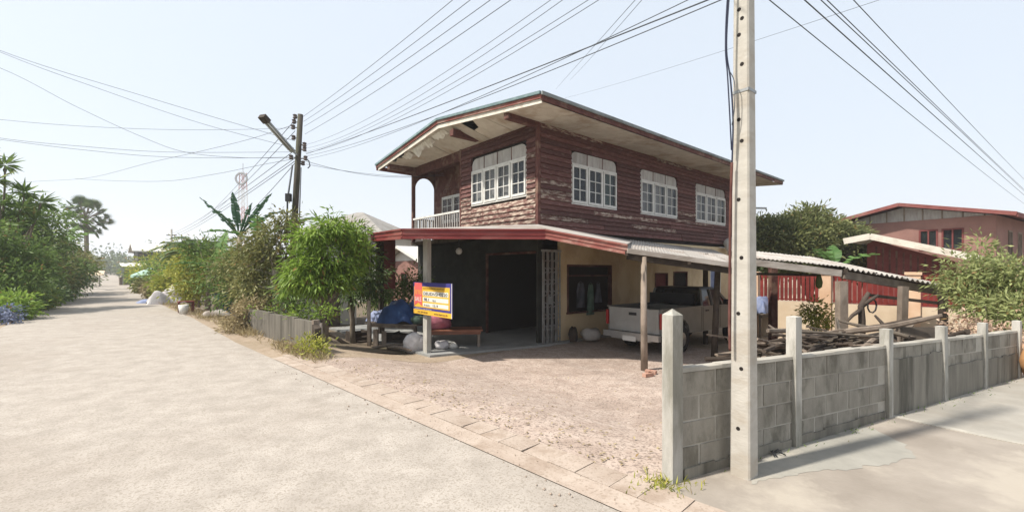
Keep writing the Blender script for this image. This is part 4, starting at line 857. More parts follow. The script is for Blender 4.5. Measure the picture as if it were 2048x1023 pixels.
wire(hang(at(612, 322, QY), at(900, 345, 18.5), .35), .012, 'service drop from the timber pole to the balcony', None); wire(hang(at(612, 328, QY), at(905, 350, 18.5), .2), .010, 'lower service drop from the timber pole to the balcony', None)
# cable bundle hanging beside the near pole
lo = (1.80, 3.60)
cb = thing('cable_bundle', 'blue-black bundle of slack cables hanging down the left side of the concrete pole', 'cable', (*lo, 0)); b0 = Vector(cb.location)
mb = MB(); mb.tube(spline(rel(b0, (1.86, 3.62, 4.9), at(1459, -20, 3.6), at(1453, 95, 3.6), at(1461, 160, 3.6), at(1466, 240, 3.6), at(1464, 330, 3.62))), .007, 6); mb.build('cable', M['bluewire'], cb, True)
mb = MB(); mb.tube(spline(rel(b0, (1.86, 3.62, 4.95), at(1456, -20, 3.6), at(1451, 90, 3.6), at(1455, 150, 3.6), at(1459, 220, 3.6), at(1463, 300, 3.62))), .006, 6); mb.build('cable', M['bluewire'], cb, True)
mb = MB(); mb.tube(spline(rel(b0, at(1458, 140, 3.6), at(1469, 165, 3.58), at(1469, 215, 3.58), at(1464, 250, 3.6))), .004, 5); mb.build('cable', M['wire'], cb, True)
mb = MB(); mb.tube(spline(rel(b0, at(1464, 325, 3.62), at(1461, 420, 3.62), at(1460, 520, 3.62), at(1459, 640, 3.62), at(1460, 700, 3.62))), [.011] * 41, 7); mb.build('conduit', M['brown'], cb, True)

fp2 = copy_tree(npole); fp2.location = (40.1, 33.05, 0); fp2['label'] = 'second concrete utility pole far off to the right where the wires lead'
for c in fp2.children:
    if c.name.startswith('step_bolt'): bpy.data.objects.remove(c); break
fp2.scale = (1.3, 1.3, 1.2)
# ---------------------------------------------------------------- sale board on the canopy post
sb = thing('sale_sign', 'blue and yellow sale board with a red ribbon fixed to the canopy post', 'sign', (-1.96, 10.72, Z(598, 10.72)), R(-50)); SW, SH = 1.85, .80
def flatm(n, c): return flat(n, c, .45, .4)
cB, cY, cR, cW, cK = flatm('sign_blue', (.055, .05, .22)), flatm('sign_yellow', (.72, .42, .05)), flatm('sign_red', (.66, .125, .12)), flatm('sign_white', (.70, .68, .62)), flatm('sign_ink', (.02, .02, .025))
mb = MB(); mb.bx(-SW / 2, SW / 2, 0, .02, -SH / 2, SH / 2); mb.build('board', cB, sb)
def sheetp(name, m, pts, lay): mb = MB(); mb.extr([(x, -.001 - .002 * lay, z) for x, z in pts], (0, .0018, 0)); return mb.build(name, m, sb)
def rect(x0, x1, z0, z1): return [(x0, z0), (x1, z0), (x1, z1), (x0, z1)]
h2 = SH / 2; l2 = SW / 2
sheetp('yellow_field', cY, rect(-l2 + .03, l2 - .09, -h2 + .175, h2 - .10), 1); sheetp('yellow_footer', cY, rect(-l2 + .0, l2 - .02, -h2 + .0, -h2 + .115), 1); sheetp('white_edge', cW, rect(l2 - .02, l2, -h2, h2), 1)
for a, b in ((.075, .185), (-.065, .035), (-.195, -.105)): sheetp('white_box', cW, rect(-l2 + .50, l2 - .15, a, b), 2)
rx0, rx1 = -l2 + .06, -l2 + .46; sheetp('ribbon', cR, [(rx0, h2 - .01), (rx0, -.20), ((rx0 + rx1) / 2, -.11), (rx1, -.20), (rx1, h2 - .01)], 3)
sheetp('bottom_strip', cB, rect(-l2, l2 - .02, -h2 + .118, -h2 + .168), 1)
def text(s, x, z, size, m, sx=1., bold=0.):
    c = bpy.data.curves.new('lettering', 'FONT'); c.body = s; c.size = size; c.extrude = .0006; c.offset = bold
    o = bpy.data.objects.new('lettering', c); col.objects.link(o); bpy.context.view_layer.update(); dg = bpy.context.evaluated_depsgraph_get(); me = bpy.data.meshes.new_from_object(o.evaluated_get(dg)); bpy.data.objects.remove(o)
    me.materials.clear(); me.materials.append(m); q = link('lettering', me, sb, (x, -.010, z), (R(90), 0, 0)); q.scale = (sx, 1, 1); return q
text('ขาย', rx0 + .04, .10, .19, cY, 1.2); text('SALE', rx0 + .025, -.075, .155, cW, 1.05)
text('DEUDNSH0220', -l2 + .53, .092, .105, cK, 1.62); text('98.1', -l2 + .56, -.052, .105, cK, 1.5); text('ตร.ว.', -l2 + .98, -.050, .07, cK, 1.3)
text('ลำ ขนาด', -l2 + .55, -.18, .062, cK, 1.4); text('13,14', -l2 + .98, -.182, .085, cK, 1.4)
text('042 230-530-40', -l2 + .24, -h2 + .035, .06, cK, 1.3); text('www.bam.co.th', -l2 + 1.05, -h2 + .035, .07, cK, 1.4)
text('ประกาศขายทรัพย์สิน สนใจติดต่อ', -l2 + .5, h2 - .155, .042, cK, 1.9); text('สนใจติดต่อ e-mail: property', -l2 + .07, -h2 + .130, .035, cW, 2.2)
mb = MB(); mb.bx(-.5, -.3, .02, .06, -.2, -.16); mb.bx(-.5, -.3, .02, .06, .16, .2); mb.build('bracket', M['steel'], sb)
# ---------------------------------------------------------------- things under the canopy
lp = thing('globe_lamp', 'round frosted globe lamp hanging under the dark canopy ceiling', 'lamp', at(918, 502, 12.4)); mb = MB(); mb.lathe([(.02, -.095), (.07, -.065), (.095, 0), (.07, .065), (.02, .095)], (0, 0, 0), 16); mb.build('globe', M['lamp'], lp, True); mb = MB(); mb.tube([(0, 0, .09), (0, 0, .38)], .02, 6); mb.build('stem', M['black'], lp)
FZ = ZH + .06
def bench_thing(label, x, y, rz, L_, W_, h, mt, nt_=5, z0=FZ):
    b = thing('wooden_bench', label, 'bench', (x, y, z0), rz)
    for k in range(nt_):
        mb = MB(); w_ = W_ / nt_; mb.bx(-L_ / 2, L_ / 2, -W_ / 2 + k * w_ + .004, -W_ / 2 + (k + 1) * w_ - .004, h - .03, h); mb.build('plank', M[mt], b)
    mb = MB(); mb.bx(-L_ / 2 + .05, L_ / 2 - .05, -W_ / 2 + .03, -W_ / 2 + .06, h - .12, h - .032); mb.bx(-L_ / 2 + .05, L_ / 2 - .05, W_ / 2 - .06, W_ / 2 - .03, h - .12, h - .032); mb.build('apron', M[mt], b)
    for sx in (-1, 1):
        for sy in (-1, 1): mb = MB(); mb.bx(sx * (L_ / 2 - .10) - .035, sx * (L_ / 2 - .10) + .035, sy * (W_ / 2 - .1) - .035, sy * (W_ / 2 - .1) + .035, 0, h - .03); mb.build('leg', M['timber'], b)
    return b
M['orangewood'] = mat('worn_red_brown_wood', (.20, .075, .045), (.30, .13, .08), 5, c3=(.12, .06, .045), scale3=1.5, amt3=.6, stretch=(.5, 3, 3), rough=.5, bump=.2, rnd=.15)
bench_thing('low red-brown wooden bench on the cement floor behind the canopy post', X(908, 12.2), 12.25, R(6), 1.55, .75, .47, 'orangewood')
def sackm(r, h, seed, sq=.8, n=14, k=9):
    rr = random.Random(seed); V = []; Fc = []
    ph = [rr.uniform(0, 6) for _ in range(6)]
    for i in range(k):
        t = i / (k - 1); rad = r * (.55 + .6 * math.sin(math.pi * (.12 + .80 * t)) ** .8) * (1 if t < .9 else .75)
        for j in range(n):
            a = 2 * math.pi * j / n; q = rad * (1 + .10 * math.sin(3 * a + ph[0] + 3 * t) + .07 * math.sin(5 * a + ph[1] - 5 * t) + rr.uniform(-.05, .05)); V.append((q * math.cos(a), q * math.sin(a) * sq, h * t + .03 * math.sin(2 * a + ph[2]) * t))
    for i in range(k - 1):
        for j in range(n): Fc.append((i * n + j, i * n + (j + 1) % n, (i + 1) * n + (j + 1) % n, (i + 1) * n + j))
    Fc += [tuple(range(n))[::-1], tuple((k - 1) * n + j for j in range(n))]; mb = MB(); mb.add(V, Fc); return mb
def sack(name, label, cat, p, r, h, m, seed, rz=0, tilt=(0, 0), sq=.8):
    o = tag(sackm(r, h, seed, sq).build(name, M[m], None, True, p, (tilt[0], tilt[1], rz)), label, cat); return o
sack('white_sack', 'fat white woven sack slumped left of the canopy post', 'sack', (X(822, 11.4), 11.55, ZH), .24, .50, 'sack', 1, .3, (0, .12))
sack('white_sack', 'smaller pinkish-white sack leaning against the foot of the canopy post', 'sack', (X(842, 11.5), 11.66, ZH), .17, .42, 'sack', 2, 1.3, (0, -.2))
sack('plastic_bag', 'pale bluish plastic bag lying under the bench', 'bag', (X(884, 11.8), 11.75, FZ), .17, .20, 'sack', 3, .5)
sack('plastic_bag', 'small white plastic bag lying on the floor right of the bluish bag', 'bag', (X(906, 11.8), 11.85, FZ), .13, .13, 'plaster', 4, 2.0)
sack('cloth_bundle', 'faded pink bundle of cloth piled on the left end of the bench', 'cloth', (X(878, 12.2), 12.25, FZ + .47), .30, .40, 'pinkcloth', 5, .4)
def drape(name, label, cat, p, L_, W_, h, m, seed, rz=0, n=14, curl=.12, group=None):
    """rumpled sheet thrown over something"""
    rr = random.Random(seed); V = []; Fc = []; ph = [rr.uniform(0, 6) for _ in range(6)]
    for i in range(n + 1):
        for j in range(n + 1):
            u = i / n - .5; v = j / n - .5; e = max(abs(u), abs(v)) * 2; z = h * (1 - e ** 4) + curl * h * (math.sin(9 * u + ph[0]) * math.sin(8 * v + ph[1]) + .7 * math.sin(17 * v + ph[2] + 6 * u)) * (1 - .5 * e)
            V.append((u * L_ * (1 + .05 * math.sin(11 * v + ph[3])), v * W_ * (1 + .06 * math.sin(12 * u + ph[4])), max(.005, z)))
    for i in range(n):
        for j in range(n): Fc.append((i * (n + 1) + j, (i + 1) * (n + 1) + j, (i + 1) * (n + 1) + j + 1, i * (n + 1) + j + 1))
    mb = MB(); mb.add(V, Fc); o = mb.build(name, M[m], None, True, p, (0, 0, rz)); return tag(o, label, cat, group)
bench_thing('old grey plank table left of the canopy post, piled with a blue tarpaulin', X(796, 12.9), 12.95, R(-18), 1.7, .85, .62, 'timber', 5, ZH)
drape('blue_tarpaulin', 'dark blue tarpaulin heaped over goods on the plank table', 'tarpaulin', (X(800, 12.9), 12.95, ZH + .62), 1.2, .85, .55, 'blue', 3, R(-18), 22, .26)
drape('grey_sheet', 'pale grey-blue sheet bunched along the left end of the plank table', 'cloth', (X(764, 13.3), 13.35, ZH + .62), .8, .6, .30, 'bluepale', 8, R(-25))
sack('cloth_bundle', 'olive cloth bundle on the plank table beside the blue tarpaulin', 'cloth', (X(833, 12.5), 12.62, ZH + .62), .22, .22, 'greencloth', 6)
for k, (px, Y, ln, a, lab) in enumerate(((700, 12.2, 1.5, .5, 'slanting dry branch leaning beside the left canopy post'), (776, 11.9, 1.1, -.8, 'short crooked branch lying before the plank table'), (742, 11.8, 1.3, .1, 'dark plank lying on the soil left of the plank table'))):
    tag(MB().tube([(0, 0, .05), (ln * .3, .05, .12 + .25 * (k == 0)), (ln * .65, -.03, .15 + .5 * (k == 0)), (ln, .05, .12 + .95 * (k == 0))], [.05, .045, .04, .02], 6).build('dead_branch', M['timber'], None, True, (X(px, Y), Y, ZH), (0, 0, a + (math.pi if k == 0 else 0))), lab, 'branch')
for k, (px, Y) in enumerate(((752, 12.3), (768, 12.6))):
    mb = MB(); mb.bx(-.06, .06, -.06, .06, 0, .5 - .1 * k); tag(mb.build('timber_stump', M['timber'], None, False, (X(px, Y), Y, ZH), (0, 0, .4 * k)), ('upright timber offcut in front of the left end of the plank table', 'shorter timber offcut just right of the other before the plank table')[k], 'post')
# clothes in the dark ground-floor window
for k, (x, z, wd, hh, m, lab) in enumerate(((1.75, 1.75, .38, .75, 'darkcloth', 'dark shirt hanging in the left half of the ground-floor window'), (2.22, 1.70, .34, .95, 'greencloth', 'long grey-green garment hanging in the middle of the ground-floor window'), (2.6, 1.72, .30, .6, 'darkcloth', 'short dark garment hanging right of the grey-green one in the window'))):
    V = []; Fc = []; n = 8; rr = random.Random(k)
    for i in range(n + 1):
        for j in range(7):
            u = i / n - .5; t = j / 6; V.append((u * wd * (.55 + .45 * min(1, t * 3) + .1 * t), .02 * math.sin(9 * u + 4 * t + k) + rr.uniform(-.005, .005), -hh * t))
    for i in range(n):
        for j in range(6): Fc.append((i * 7 + j, i * 7 + 7 + j, i * 7 + 8 + j, i * 7 + j + 1))
    mb = MB(); mb.add(V, Fc); mb.tube([(-wd * .25, 0, 0), (0, 0, .07), (wd * .25, 0, 0)], .008, 5); p = hw(x, -.07, z); tag(mb.build('hanging_garment', M[m], None, True, p, (0, 0, HRZ)), lab, 'clothes')
p = hw(1.75, -.5, 0); sack('cement_sack', 'pale dusty sack slumped on the ground below the ground-floor window', 'sack', (p[0], p[1], ZH + .06), .26, .34, 'sheet', 9)
p = hw(1.1, -.35, 0); sack('clay_pot', 'small dark pot standing at the foot of the yellow wall', 'pot', (p[0], p[1], ZH + .06), .12, .42, 'dtimber', 10, 0, (0, 0), 1)
sack('white_bundle', 'grey-white plastic bundle sitting on the lean-to roof by the concrete pole', 'bundle', hw(11.6, -.55, 2.98), .42, .62, 'plaster', 12)
# junk beside and behind the pickup
p = hw(7.2, -3.2, 0); bench_thing('rough work bench with a red-stained top behind the pickup truck', p[0], p[1], HRZ, 1.6, .7, .75, 'plywood', 4, ZH)
drape('blue_bundle', 'blue and white rumpled bundle on the rough work bench', 'bundle', (p[0], p[1], ZH + .75), .9, .6, .5, 'bluepale', 14, HRZ)
p = hw(1.3, -5.2); 
for k in range(3):
    mb = MB(); mb.box((0, 0, .04), (.22, .10, .07)); tag(mb.build('loose_brick', M['brick'], None, False, (X(1296 + k * 7, 8.9), 8.9 + .13 * k, ground_z(X(1296, 8.9), 8.9)), (0, 0, .5 + k)), ('loose brick nearest the round carport post', 'loose brick in the middle of the three by the carport post', 'loose brick farthest right by the carport post')[k], 'brick')
sack('earthen_jar', 'rounded orange earthenware jar standing beyond the end of the block wall', 'jar', (X(2092, 6.75), 6.75, 0), .24, .62, 'terracotta', 11, 0, (0, 0), 1)
# debris on the cement patch
db = thing('plastic_scrap', 'small dark twisted plastic scrap lying on the cement patch beside the pole', 'litter', (*G(1547, 908).xy, .01)); mb = MB()
for k in range(9): a = k * 1.3; mb.tube([(0, 0, .01), (.05 * math.cos(a), .05 * math.sin(a), .035), (.10 * math.cos(a + .4), .09 * math.sin(a + .4), .008)], .006, 4)
mb.build('twist', M['black'], db)
# ---------------------------------------------------------------- low wall by the left garden
lw = thing('low_concrete_wall', 'low stained concrete wall in front of the garden trees along the road', 'wall', (-4.15, 9.25, 0), math.atan2(3.75, -3.75)); LW = 5.3
for k, (a, b, h) in enumerate(((0, 1.05, .62), (1.06, 1.9, .63), (1.91, 2.8, .61), (2.81, 3.9, .62), (3.91, LW, .6))):
    mb = MB(); mb.hexa([(a, -.05, -.2), (b, -.05, -.2), (b, .05, -.2), (a, .05, -.2), (a, -.05, h), (b, -.05, h - .01), (b, .05, h - .01), (a, .05, h)]); mb.build('wall_panel', M['lowwall'], lw)
mb = MB(); mb.bx(-.11, -.005, -.06, .06, -.2, .66); mb.build('end_post', M['timber'], lw)
mb = MB(); mb.hexa([(-.32, -.02, -.2), (-.12, -.02, -.2), (-.12, .10, -.2), (-.32, .10, -.2), (-.30, -.02, .52), (-.12, -.02, .58), (-.12, .10, .58), (-.28, .10, .5)]); mb.build('broken_stub', M['dtimber'], lw)
mb = MB(); mb.tube([(-.2, -.06, .0), (-.19, -.06, .6)], .025, 6); mb.build('stake', M['ptimber'], lw)
# ---------------------------------------------------------------- neighbour's boundary wall with red railings
f0, f1 = Vector((8.2, 15.0)), Vector((14.2, 9.3)); fd = (f1 - f0).normalized(); FL = (f1 - f0).length
nf = thing('boundary_wall', 'cream boundary wall topped with red metal railings behind the wood shed', 'wall', (f0.x, f0.y, ZH), math.atan2(fd.y, fd.x))
mb = MB(); mb.bx(-.1, FL, -.07, .07, -.1, 1.14); mb.build('wall_panel', M['cwall'], nf)
x = -.1
while x < FL - .2:
    mb = MB(); mb.bx(x, x + .3, -.14, .14, -.1, 1.22); mb.bx(x - .03, x + .33, -.17, .17, 2.02, 2.10); mb.bx(x, x + .3, -.14, .14, 1.22, 2.02); mb.build('pilaster', M['peach'], nf)
    a = x + .33
    if x + 2. > FL: break
    mb = MB(); mb.bx(a, x + 1.97, -.02, .02, 1.2, 1.24); mb.bx(a, x + 1.97, -.02, .02, 1.92, 1.96); mb.build('rail', M['redfence'], nf)
    pk_ = MB(); pk_.bx(-.045, .045, -.035, -.021, 1.17, 2.02); pme = pk_.mesh('picket', M['redfence'])
    for k in range(14): link('picket', pme, nf, (a + .06 + k * .118, 0, 0))
    x += 2.0
# ---------------------------------------------------------------- neighbour houses
def simple_house(name, label, o, rz, Lx, Ly, hw_, rise, ov, wallm, roofm, gablem=None, wins=(), ridge='x', fascia='roofred', battens=0, z0=ZH):
    """gable roof with its ridge along local x (gable ends at x = 0 and Lx)"""
    h = thing(name, label, 'house', (o[0], o[1], z0), rz)
    mb = MB(); hs = [(w_[1], w_[2], w_[3], w_[4]) for w_ in wins if w_[0] == 'g']; hf = [(w_[1], w_[2], w_[3], w_[4]) for w_ in wins if w_[0] == 'f']
    wall_holes(mb, 0, Ly, 0, hw_, hs, lambda a, b, c, d: mb.bx(0, .15, a, b, c, d)); wall_holes(mb, .15, Lx, 0, hw_, hf, lambda a, b, c, d: mb.bx(a, b, 0, .15, c, d)); mb.bx(Lx - .15, Lx, .15, Ly, 0, hw_); mb.bx(.15, Lx - .15, Ly - .15, Ly, 0, hw_); mb.build('wall', M[wallm], h)
    mb = MB(); mb.extr([(.03, 0, hw_), (.03, Ly, hw_), (.03, Ly / 2, hw_ + rise)], (.1, 0, 0)); mb.build('gable_panel', M[gablem or wallm], h); mb = MB(); mb.extr([(Lx - .13, 0, hw_), (Lx - .13, Ly, hw_), (Lx - .13, Ly / 2, hw_ + rise)], (.1, 0, 0)); mb.build('gable_panel', M[gablem or wallm], h)
    for k in range(battens):
        y = Ly * (k + .5) / battens; t = 1 - abs(y - Ly / 2) / (Ly / 2); mb = MB(); mb.bx(0, .028, y - .03, y + .03, hw_, hw_ + rise * t * .98); mb.build('batten', M['timber'], h)
    sl = rise / (Ly / 2)
    for s in (-1, 1):
        ye = -ov if s < 0 else Ly + ov; ze = hw_ - sl * ov + .12; zr = hw_ + rise + .12
        nsh = max(2, int((Lx + 2 * ov) / 1.5))
        for k in range(nsh):
            a = -ov + (Lx + 2 * ov) * k / nsh; b = -ov + (Lx + 2 * ov) * (k + 1) / nsh - .01; mb = MB(); mb.extr([(a, Ly / 2, zr + .004 * (k % 2)), (b, Ly / 2, zr + .004 * (k % 2)), (b, ye, ze), (a, ye, ze)], (0, 0, .05)); mb.build('roof_sheet', M[roofm], h)
        mb = MB(); mb.bar((-ov - .03, Ly / 2, zr - .03), (-ov - .03, ye, ze - .03), .05, .17); mb.build('barge_board', M[fascia], h)
        mb = MB(); mb.bx(-ov, Lx + ov, ye - .03, ye + .03, ze - .16, ze + .0); mb.build('eave_board', M[fascia], h)
    for w_ in wins:
        k, a, b, c, d = w_[:5]; mb = MB(); P = (lambda u0, u1, y0, y1, z0_, z1: mb.bx(y0, y1, u0, u1, z0_, z1)) if k == 'g' else (lambda u0, u1, y0, y1, z0_, z1: mb.bx(u0, u1, y0, y1, z0_, z1))
        P(a, a + .07, -.03, .1, c, d); P(b - .07, b, -.03, .1, c, d); P(a + .07, b - .07, -.03, .1, d - .07, d); P(a + .07, b - .07, -.03, .1, c, c + .07); P((a + b) / 2 - .03, (a + b) / 2 + .03, -.02, .08, c + .07, d - .07); f = mb.build('window', M[w_[5] if len(w_) > 5 else 'timber'], h)
        mb = MB(); P(a + .07, b - .07, .04, .05, c + .07, d - .07); mb.build('pane', M['carglass'], f); mb = MB(); P(a, b, .12, .13, c, d); mb.build('blind', M['bluepale'], f)
    return h
# salmon house: gable towards us, apex near (1805, 412), eaves (1675, 445) and (2000+, 432)
g0 = Vector((X(1664, 25.5), 25.5)); g1 = Vector((X(1992, 20.0), 20.0)); gd = (g1 - g0).normalized(); GW = (g1 - g0).length
# local y runs from the right corner to the left, local x away from us
o = g1; rzh = math.atan2(-gd.y, -gd.x) - math.pi / 2
zt = 4.22 - ZH
simple_house('neighbour_house', 'salmon two storey house with a broad red gable behind the trees on the right', (o.x, o.y), rzh, 14, GW, zt, .72, .75, 'salmon', 'roofred', 'vent', [('g', GW * .16, GW * .28, zt - 1.55, zt - .5, 'maroon'), ('g', GW * .30, GW * .41, zt - 1.55, zt - .5, 'maroon'), ('f', 2.2, 3.0, zt - 2.3, zt - .6), ('f', 4.2, 5.0, zt - 2.3, zt - .6)], battens=9)
g0 = Vector((X(1722, 18.5), 18.5)); g1 = Vector((X(1935, 16.2), 16.2)); gd = (g1 - g0).normalized()
an = thing('red_annexe', 'dark maroon annexe with a white-edged lopsided gable roof in front of the salmon house', 'house', (g0.x, g0.y, ZH), math.atan2(gd.y, gd.x)); GW = (g1 - g0).length; zA = Z(474, 18) - ZH; zL = Z(483, 18.4) - ZH; zR = Z(520, 16.2) - ZH
pa = GW * .14; mb = MB(); mb.extr([(.2, 0, 0), (GW - .3, 0, 0), (GW - .3, 0, zR - .05), (pa, 0, zA - .12), (.2, 0, zL - .1)], (0, .12, 0)); mb.build('gable_wall', M['maroon'], an)
for k in range(10): u = .5 + (GW - 1) * k / 10; mb = MB(); mb.bx(u - .03, u + .03, -.02, 0, 1.6, zR - .25 + (zA - zR) * max(0, 1 - abs(u - pa) / (GW - pa)) * .9); mb.build('batten', M['brown'], an)
mb = MB(); mb.extr([(-.4, -.9, zL), (pa, -.9, zA), (pa, 6, zA), (-.4, 6, zL)], (0, 0, .07)); mb.build('roof_sheet', M['roofwhite'], an)
for k in range(5): u0 = pa + (GW + .4 - pa) * k / 5; u1 = pa + (GW + .4 - pa) * (k + 1) / 5 - .01; f_ = lambda u: zA + (zR - zA) * (u - pa) / (GW + .4 - pa); mb = MB(); mb.extr([(u0, -.9, f_(u0)), (u1, -.9, f_(u1)), (u1, 6, f_(u1)), (u0, 6, f_(u0))], (0, 0, .07)); mb.build('roof_sheet', M['roofwhite'], an)
mb = MB(); mb.bar((-.42, -.92, zL - .0), (pa, -.92, zA - .0), .05, .24); mb.bar((pa, -.92, zA), (GW + .42, -.92, zR), .05, .24); mb.build('barge_board', M['cream'], an)
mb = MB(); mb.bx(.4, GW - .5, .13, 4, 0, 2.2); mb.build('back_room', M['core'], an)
# grey hip roof and pale building left of the house
def hip_house(name, label, p, rz, L_, W_, h, rise, wallm, roofm, z0=ZH):
    t = thing(name, label, 'house', (p[0], p[1], z0), rz); a, b = L_ / 2, W_ / 2; ov = .8; mb = MB(); mb.bx(-a, a, -b, -b + .15, 0, h); mb.bx(-a, a, b - .15, b, 0, h); mb.bx(-a, -a + .15, -b + .15, b - .15, 0, h); mb.bx(a - .15, a, -b + .15, b - .15, 0, h); mb.build('wall', M[wallm], t)
    A, B = a + ov, b + ov; r = max(0, a - b) ; z1 = h + rise; V = [(-A, -B, h), (A, -B, h), (A, B, h), (-A, B, h), (-r, 0, z1), (r, 0, z1)]
    for f in ((0, 1, 5, 4), (1, 2, 5), (2, 3, 4, 5), (3, 0, 4)): mb = MB(); mb.extr([V[i] for i in f], (0, 0, .07)); mb.build('roof_slope', M[roofm], t)
    mb = MB(); mb.bx(-A, A, -B - .03, -B, h - .15, h + .06); mb.bx(-A - .03, -A, -B, B, h - .15, h + .06); mb.bx(A, A + .03, -B, B, h - .15, h + .06); mb.build('eave_board', M['timber'], t)
    for k in range(3): mb = MB(); x = -a + L_ * (k + .5) / 3; mb.bx(x - .6, x + .6, -b - .04, -b, 1.0, 2.1); w_ = mb.build('window', M['timber'], t); mb = MB(); mb.bx(x - .5, x + .5, -b - .05, -b - .041, 1.08, 2.02); mb.build('pane', M['carglass'], w_)
    return t
hip_house('grey_roofed_house', 'house with a grey tiled hip roof rising behind the bright green tree', (X(715, 33), 33.5), R(-12), 6.5, 6.0, Z(473, 31) - ZH, Z(428, 34) - Z(473, 31), 'plaster', 'roofgrey')
simple_house('pale_roofed_house', 'pink house with a pale sheet roof seen through the gap under the canopy', (X(845, 27), 27.0), R(40), 9, 5, Z(520, 27) - ZH, .8, .5, 'salmon', 'roofwhite', 'plaster', [('g', 2.0, 2.9, .9, 2.0, 'maroon')], fascia='plaster')
t = thing('white_outbuilding', 'small white walled shed seen behind the tree trunks over the low wall', 'shed', (X(625, 17), 17.0, ZH), R(20)); mb = MB(); mb.bx(-1.6, 1.6, 0, .12, 0, 1.5); mb.bx(-1.6, -1.48, .12, 2.5, 0, 1.5); mb.bx(1.48, 1.6, .12, 2.5, 0, 1.5); mb.build('wall', M['plaster'], t); mb = MB(); mb.extr([(-1.9, -.4, 1.55), (1.9, -.4, 1.55), (1.9, 2.8, 1.9), (-1.9, 2.8, 1.9)], (0, 0, .04)); mb.build('roof_sheet', M['sheet'], t); mb = MB(); mb.bx(.3, 1.0, -.03, 0, 0, 1.3); mb.build('door', M['timber'], t)
# ---------------------------------------------------------------- trees and plants on the house side of the road
tree('leafy_tree', 'bright lime-green tree with drooping leaves beside the red canopy', 'tree', (X(648, 10.9), 10.9, -.3), at(650, 590, 10.9), .085,
     [(at(622, 480, 10.8), (.36, .36, .36)), (at(664, 458, 11), (.44, .4, .36)), (at(702, 474, 11.2), (.34, .36, .38)), (at(606, 540, 10.6), (.38, .36, .45)), (at(652, 520, 10.9), (.5, .45, .5)), (at(590, 562, 10.5), (.24, .25, .26)), (at(640, 566, 10.6), (.42, .38, .26)), (at(692, 552, 11.1), (.36, .36, .42)), (at(722, 512, 11.4), (.24, .28, .34))], 165, 38, .19, .046, 'lime', nbr=16, spread=.115, droop=.9)
tree('dark_tree', 'dark green tree behind the bright tree, its leaves hanging over the left canopy post', 'tree', (X(706, 12.6), 12.6, ZH), at(700, 560, 12.6), .07, [(at(715, 505, 12.6), (.5, .5, .8)), (at(740, 560, 12.3), (.55, .4, .4)), (at(705, 585, 12.4), (.4, .3, .3))], 130, 30, .16, .045, 'dark', nbr=9, spread=.14, droop=.6)
tree('sparse_tree', 'olive-brown sparse tree with pale crooked branches left of the bright tree', 'tree', (X(556, 13.6), 13.6, -.35), at(546, 520, 13.6), .075, [(at(550, 490, 13.8), (.7, .6, .7)), (at(520, 520, 13.7), (.7, .5, .7)), (at(570, 540, 13.6), (.5, .4, .7)), (at(505, 580, 13.4), (.55, .4, .5)), (at(575, 440, 14), (.35, .35, .35)), (at(515, 500, 14), (.5, .5, .4))], 210, 26, .15, .055, 'olive', bark='barkpale', nbr=16, spread=.18, droop=.5)
tree('sparse_tree', 'thin pale-stemmed young tree rising just behind the low wall', 'tree', (X(585, 11.9), 11.9, -.3), at(583, 540, 11.9), .04, [(at(580, 575, 11.9), (.35, .3, .4)), (at(600, 600, 11.8), (.3, .25, .3))], 30, 22, .15, .045, 'mid', bark='barkpale', nbr=5, spread=.14, droop=.5)
banana_plant('tall banana plant with dark upright leaves above the bushes', (X(478, 17.5), 17.5, -.3), Z(462, 17.5) + .3, [(182, 50, 1.75, 10), (150, 78, 1.5, 6), (10, 74, 1.15, 8), (-4, 55, 1.75, 8), (-15, 38, 1.9, 30), (250, 60, 1.2, 40)], 'bananadark', wd=.36)
banana_plant('banana plant with a broad ragged leaf arching towards the timber pole', (X(515, 16.3), 16.3, -.3), Z(478, 16.3) + .3, [(0, 45, 2.1, 50), (200, 40, 1.5, 60), (300, 60, 1.3, 50)], 'banana')
banana_plant('small banana plant with one pale upright leaf in the middle of the bushes', (X(430, 17.3), 17.3, -.3), Z(540, 17.3) + .3, [(80, 80, 1.5, 20), (190, 45, 1.3, 70), (-20, 40, 1.4, 70)], 'banana')
palm('areca_palm', 'feathery palm with arching fronds left of the banana leaves', (X(415, 19), 19, -.3), 2.4, 18, 1.9, 'palm', r=.09, tilt=(48, 88), arch=95, ll=.5)
palm('areca_palm', 'darker feathery palm leaning behind the croton bushes', (X(395, 22), 22, -.3), 2.4, 16, 2.1, 'dark', r=.09, tilt=(45, 85), arch=90, ll=.5)
bush('garden_bush', 'mixed yellow-green bush at the roadside just beyond the white bucket', 'bush', (X(385, 20), 20, -.1), [(at(390, 545, 20), (1.0, .8, .9)), (at(375, 575, 19), (.6, .6, .6)), (at(370, 510, 21), (.8, .7, .7))], 170, 24, .17, .07, 'yellow', spread=.2)
bush('garden_bush', 'mid green bush under the banana leaves', 'bush', (X(440, 17), 17, -.2), [(at(440, 555, 17), (1.0, .7, .7)), (at(470, 530, 17.2), (.8, .6, .7)), (at(415, 510, 18), (.9, .7, .7)), (at(462, 590, 16), (.6, .5, .4))], 190, 26, .16, .055, 'mid', spread=.2)
bush('garden_bush', 'dark shrub filling the shade between the two banana plants', 'bush', (X(490, 15.6), 15.6, -.3), [(at(490, 545, 15.6), (.9, .6, 1.0)), (at(520, 590, 15), (.7, .5, .6))], 120, 24, .15, .05, 'olive', spread=.2)
bush('creeper', 'dry pale creeper spilling over the far end of the low wall', 'plant', (-7.55, 12.7, 0), [(at(480, 640, 12.6), (.35, .35, .35)), (at(470, 665, 12.2), (.4, .3, .25)), (at(498, 618, 12.6), (.3, .3, .3))], 70, 26, .12, .04, 'dry', spread=.13)
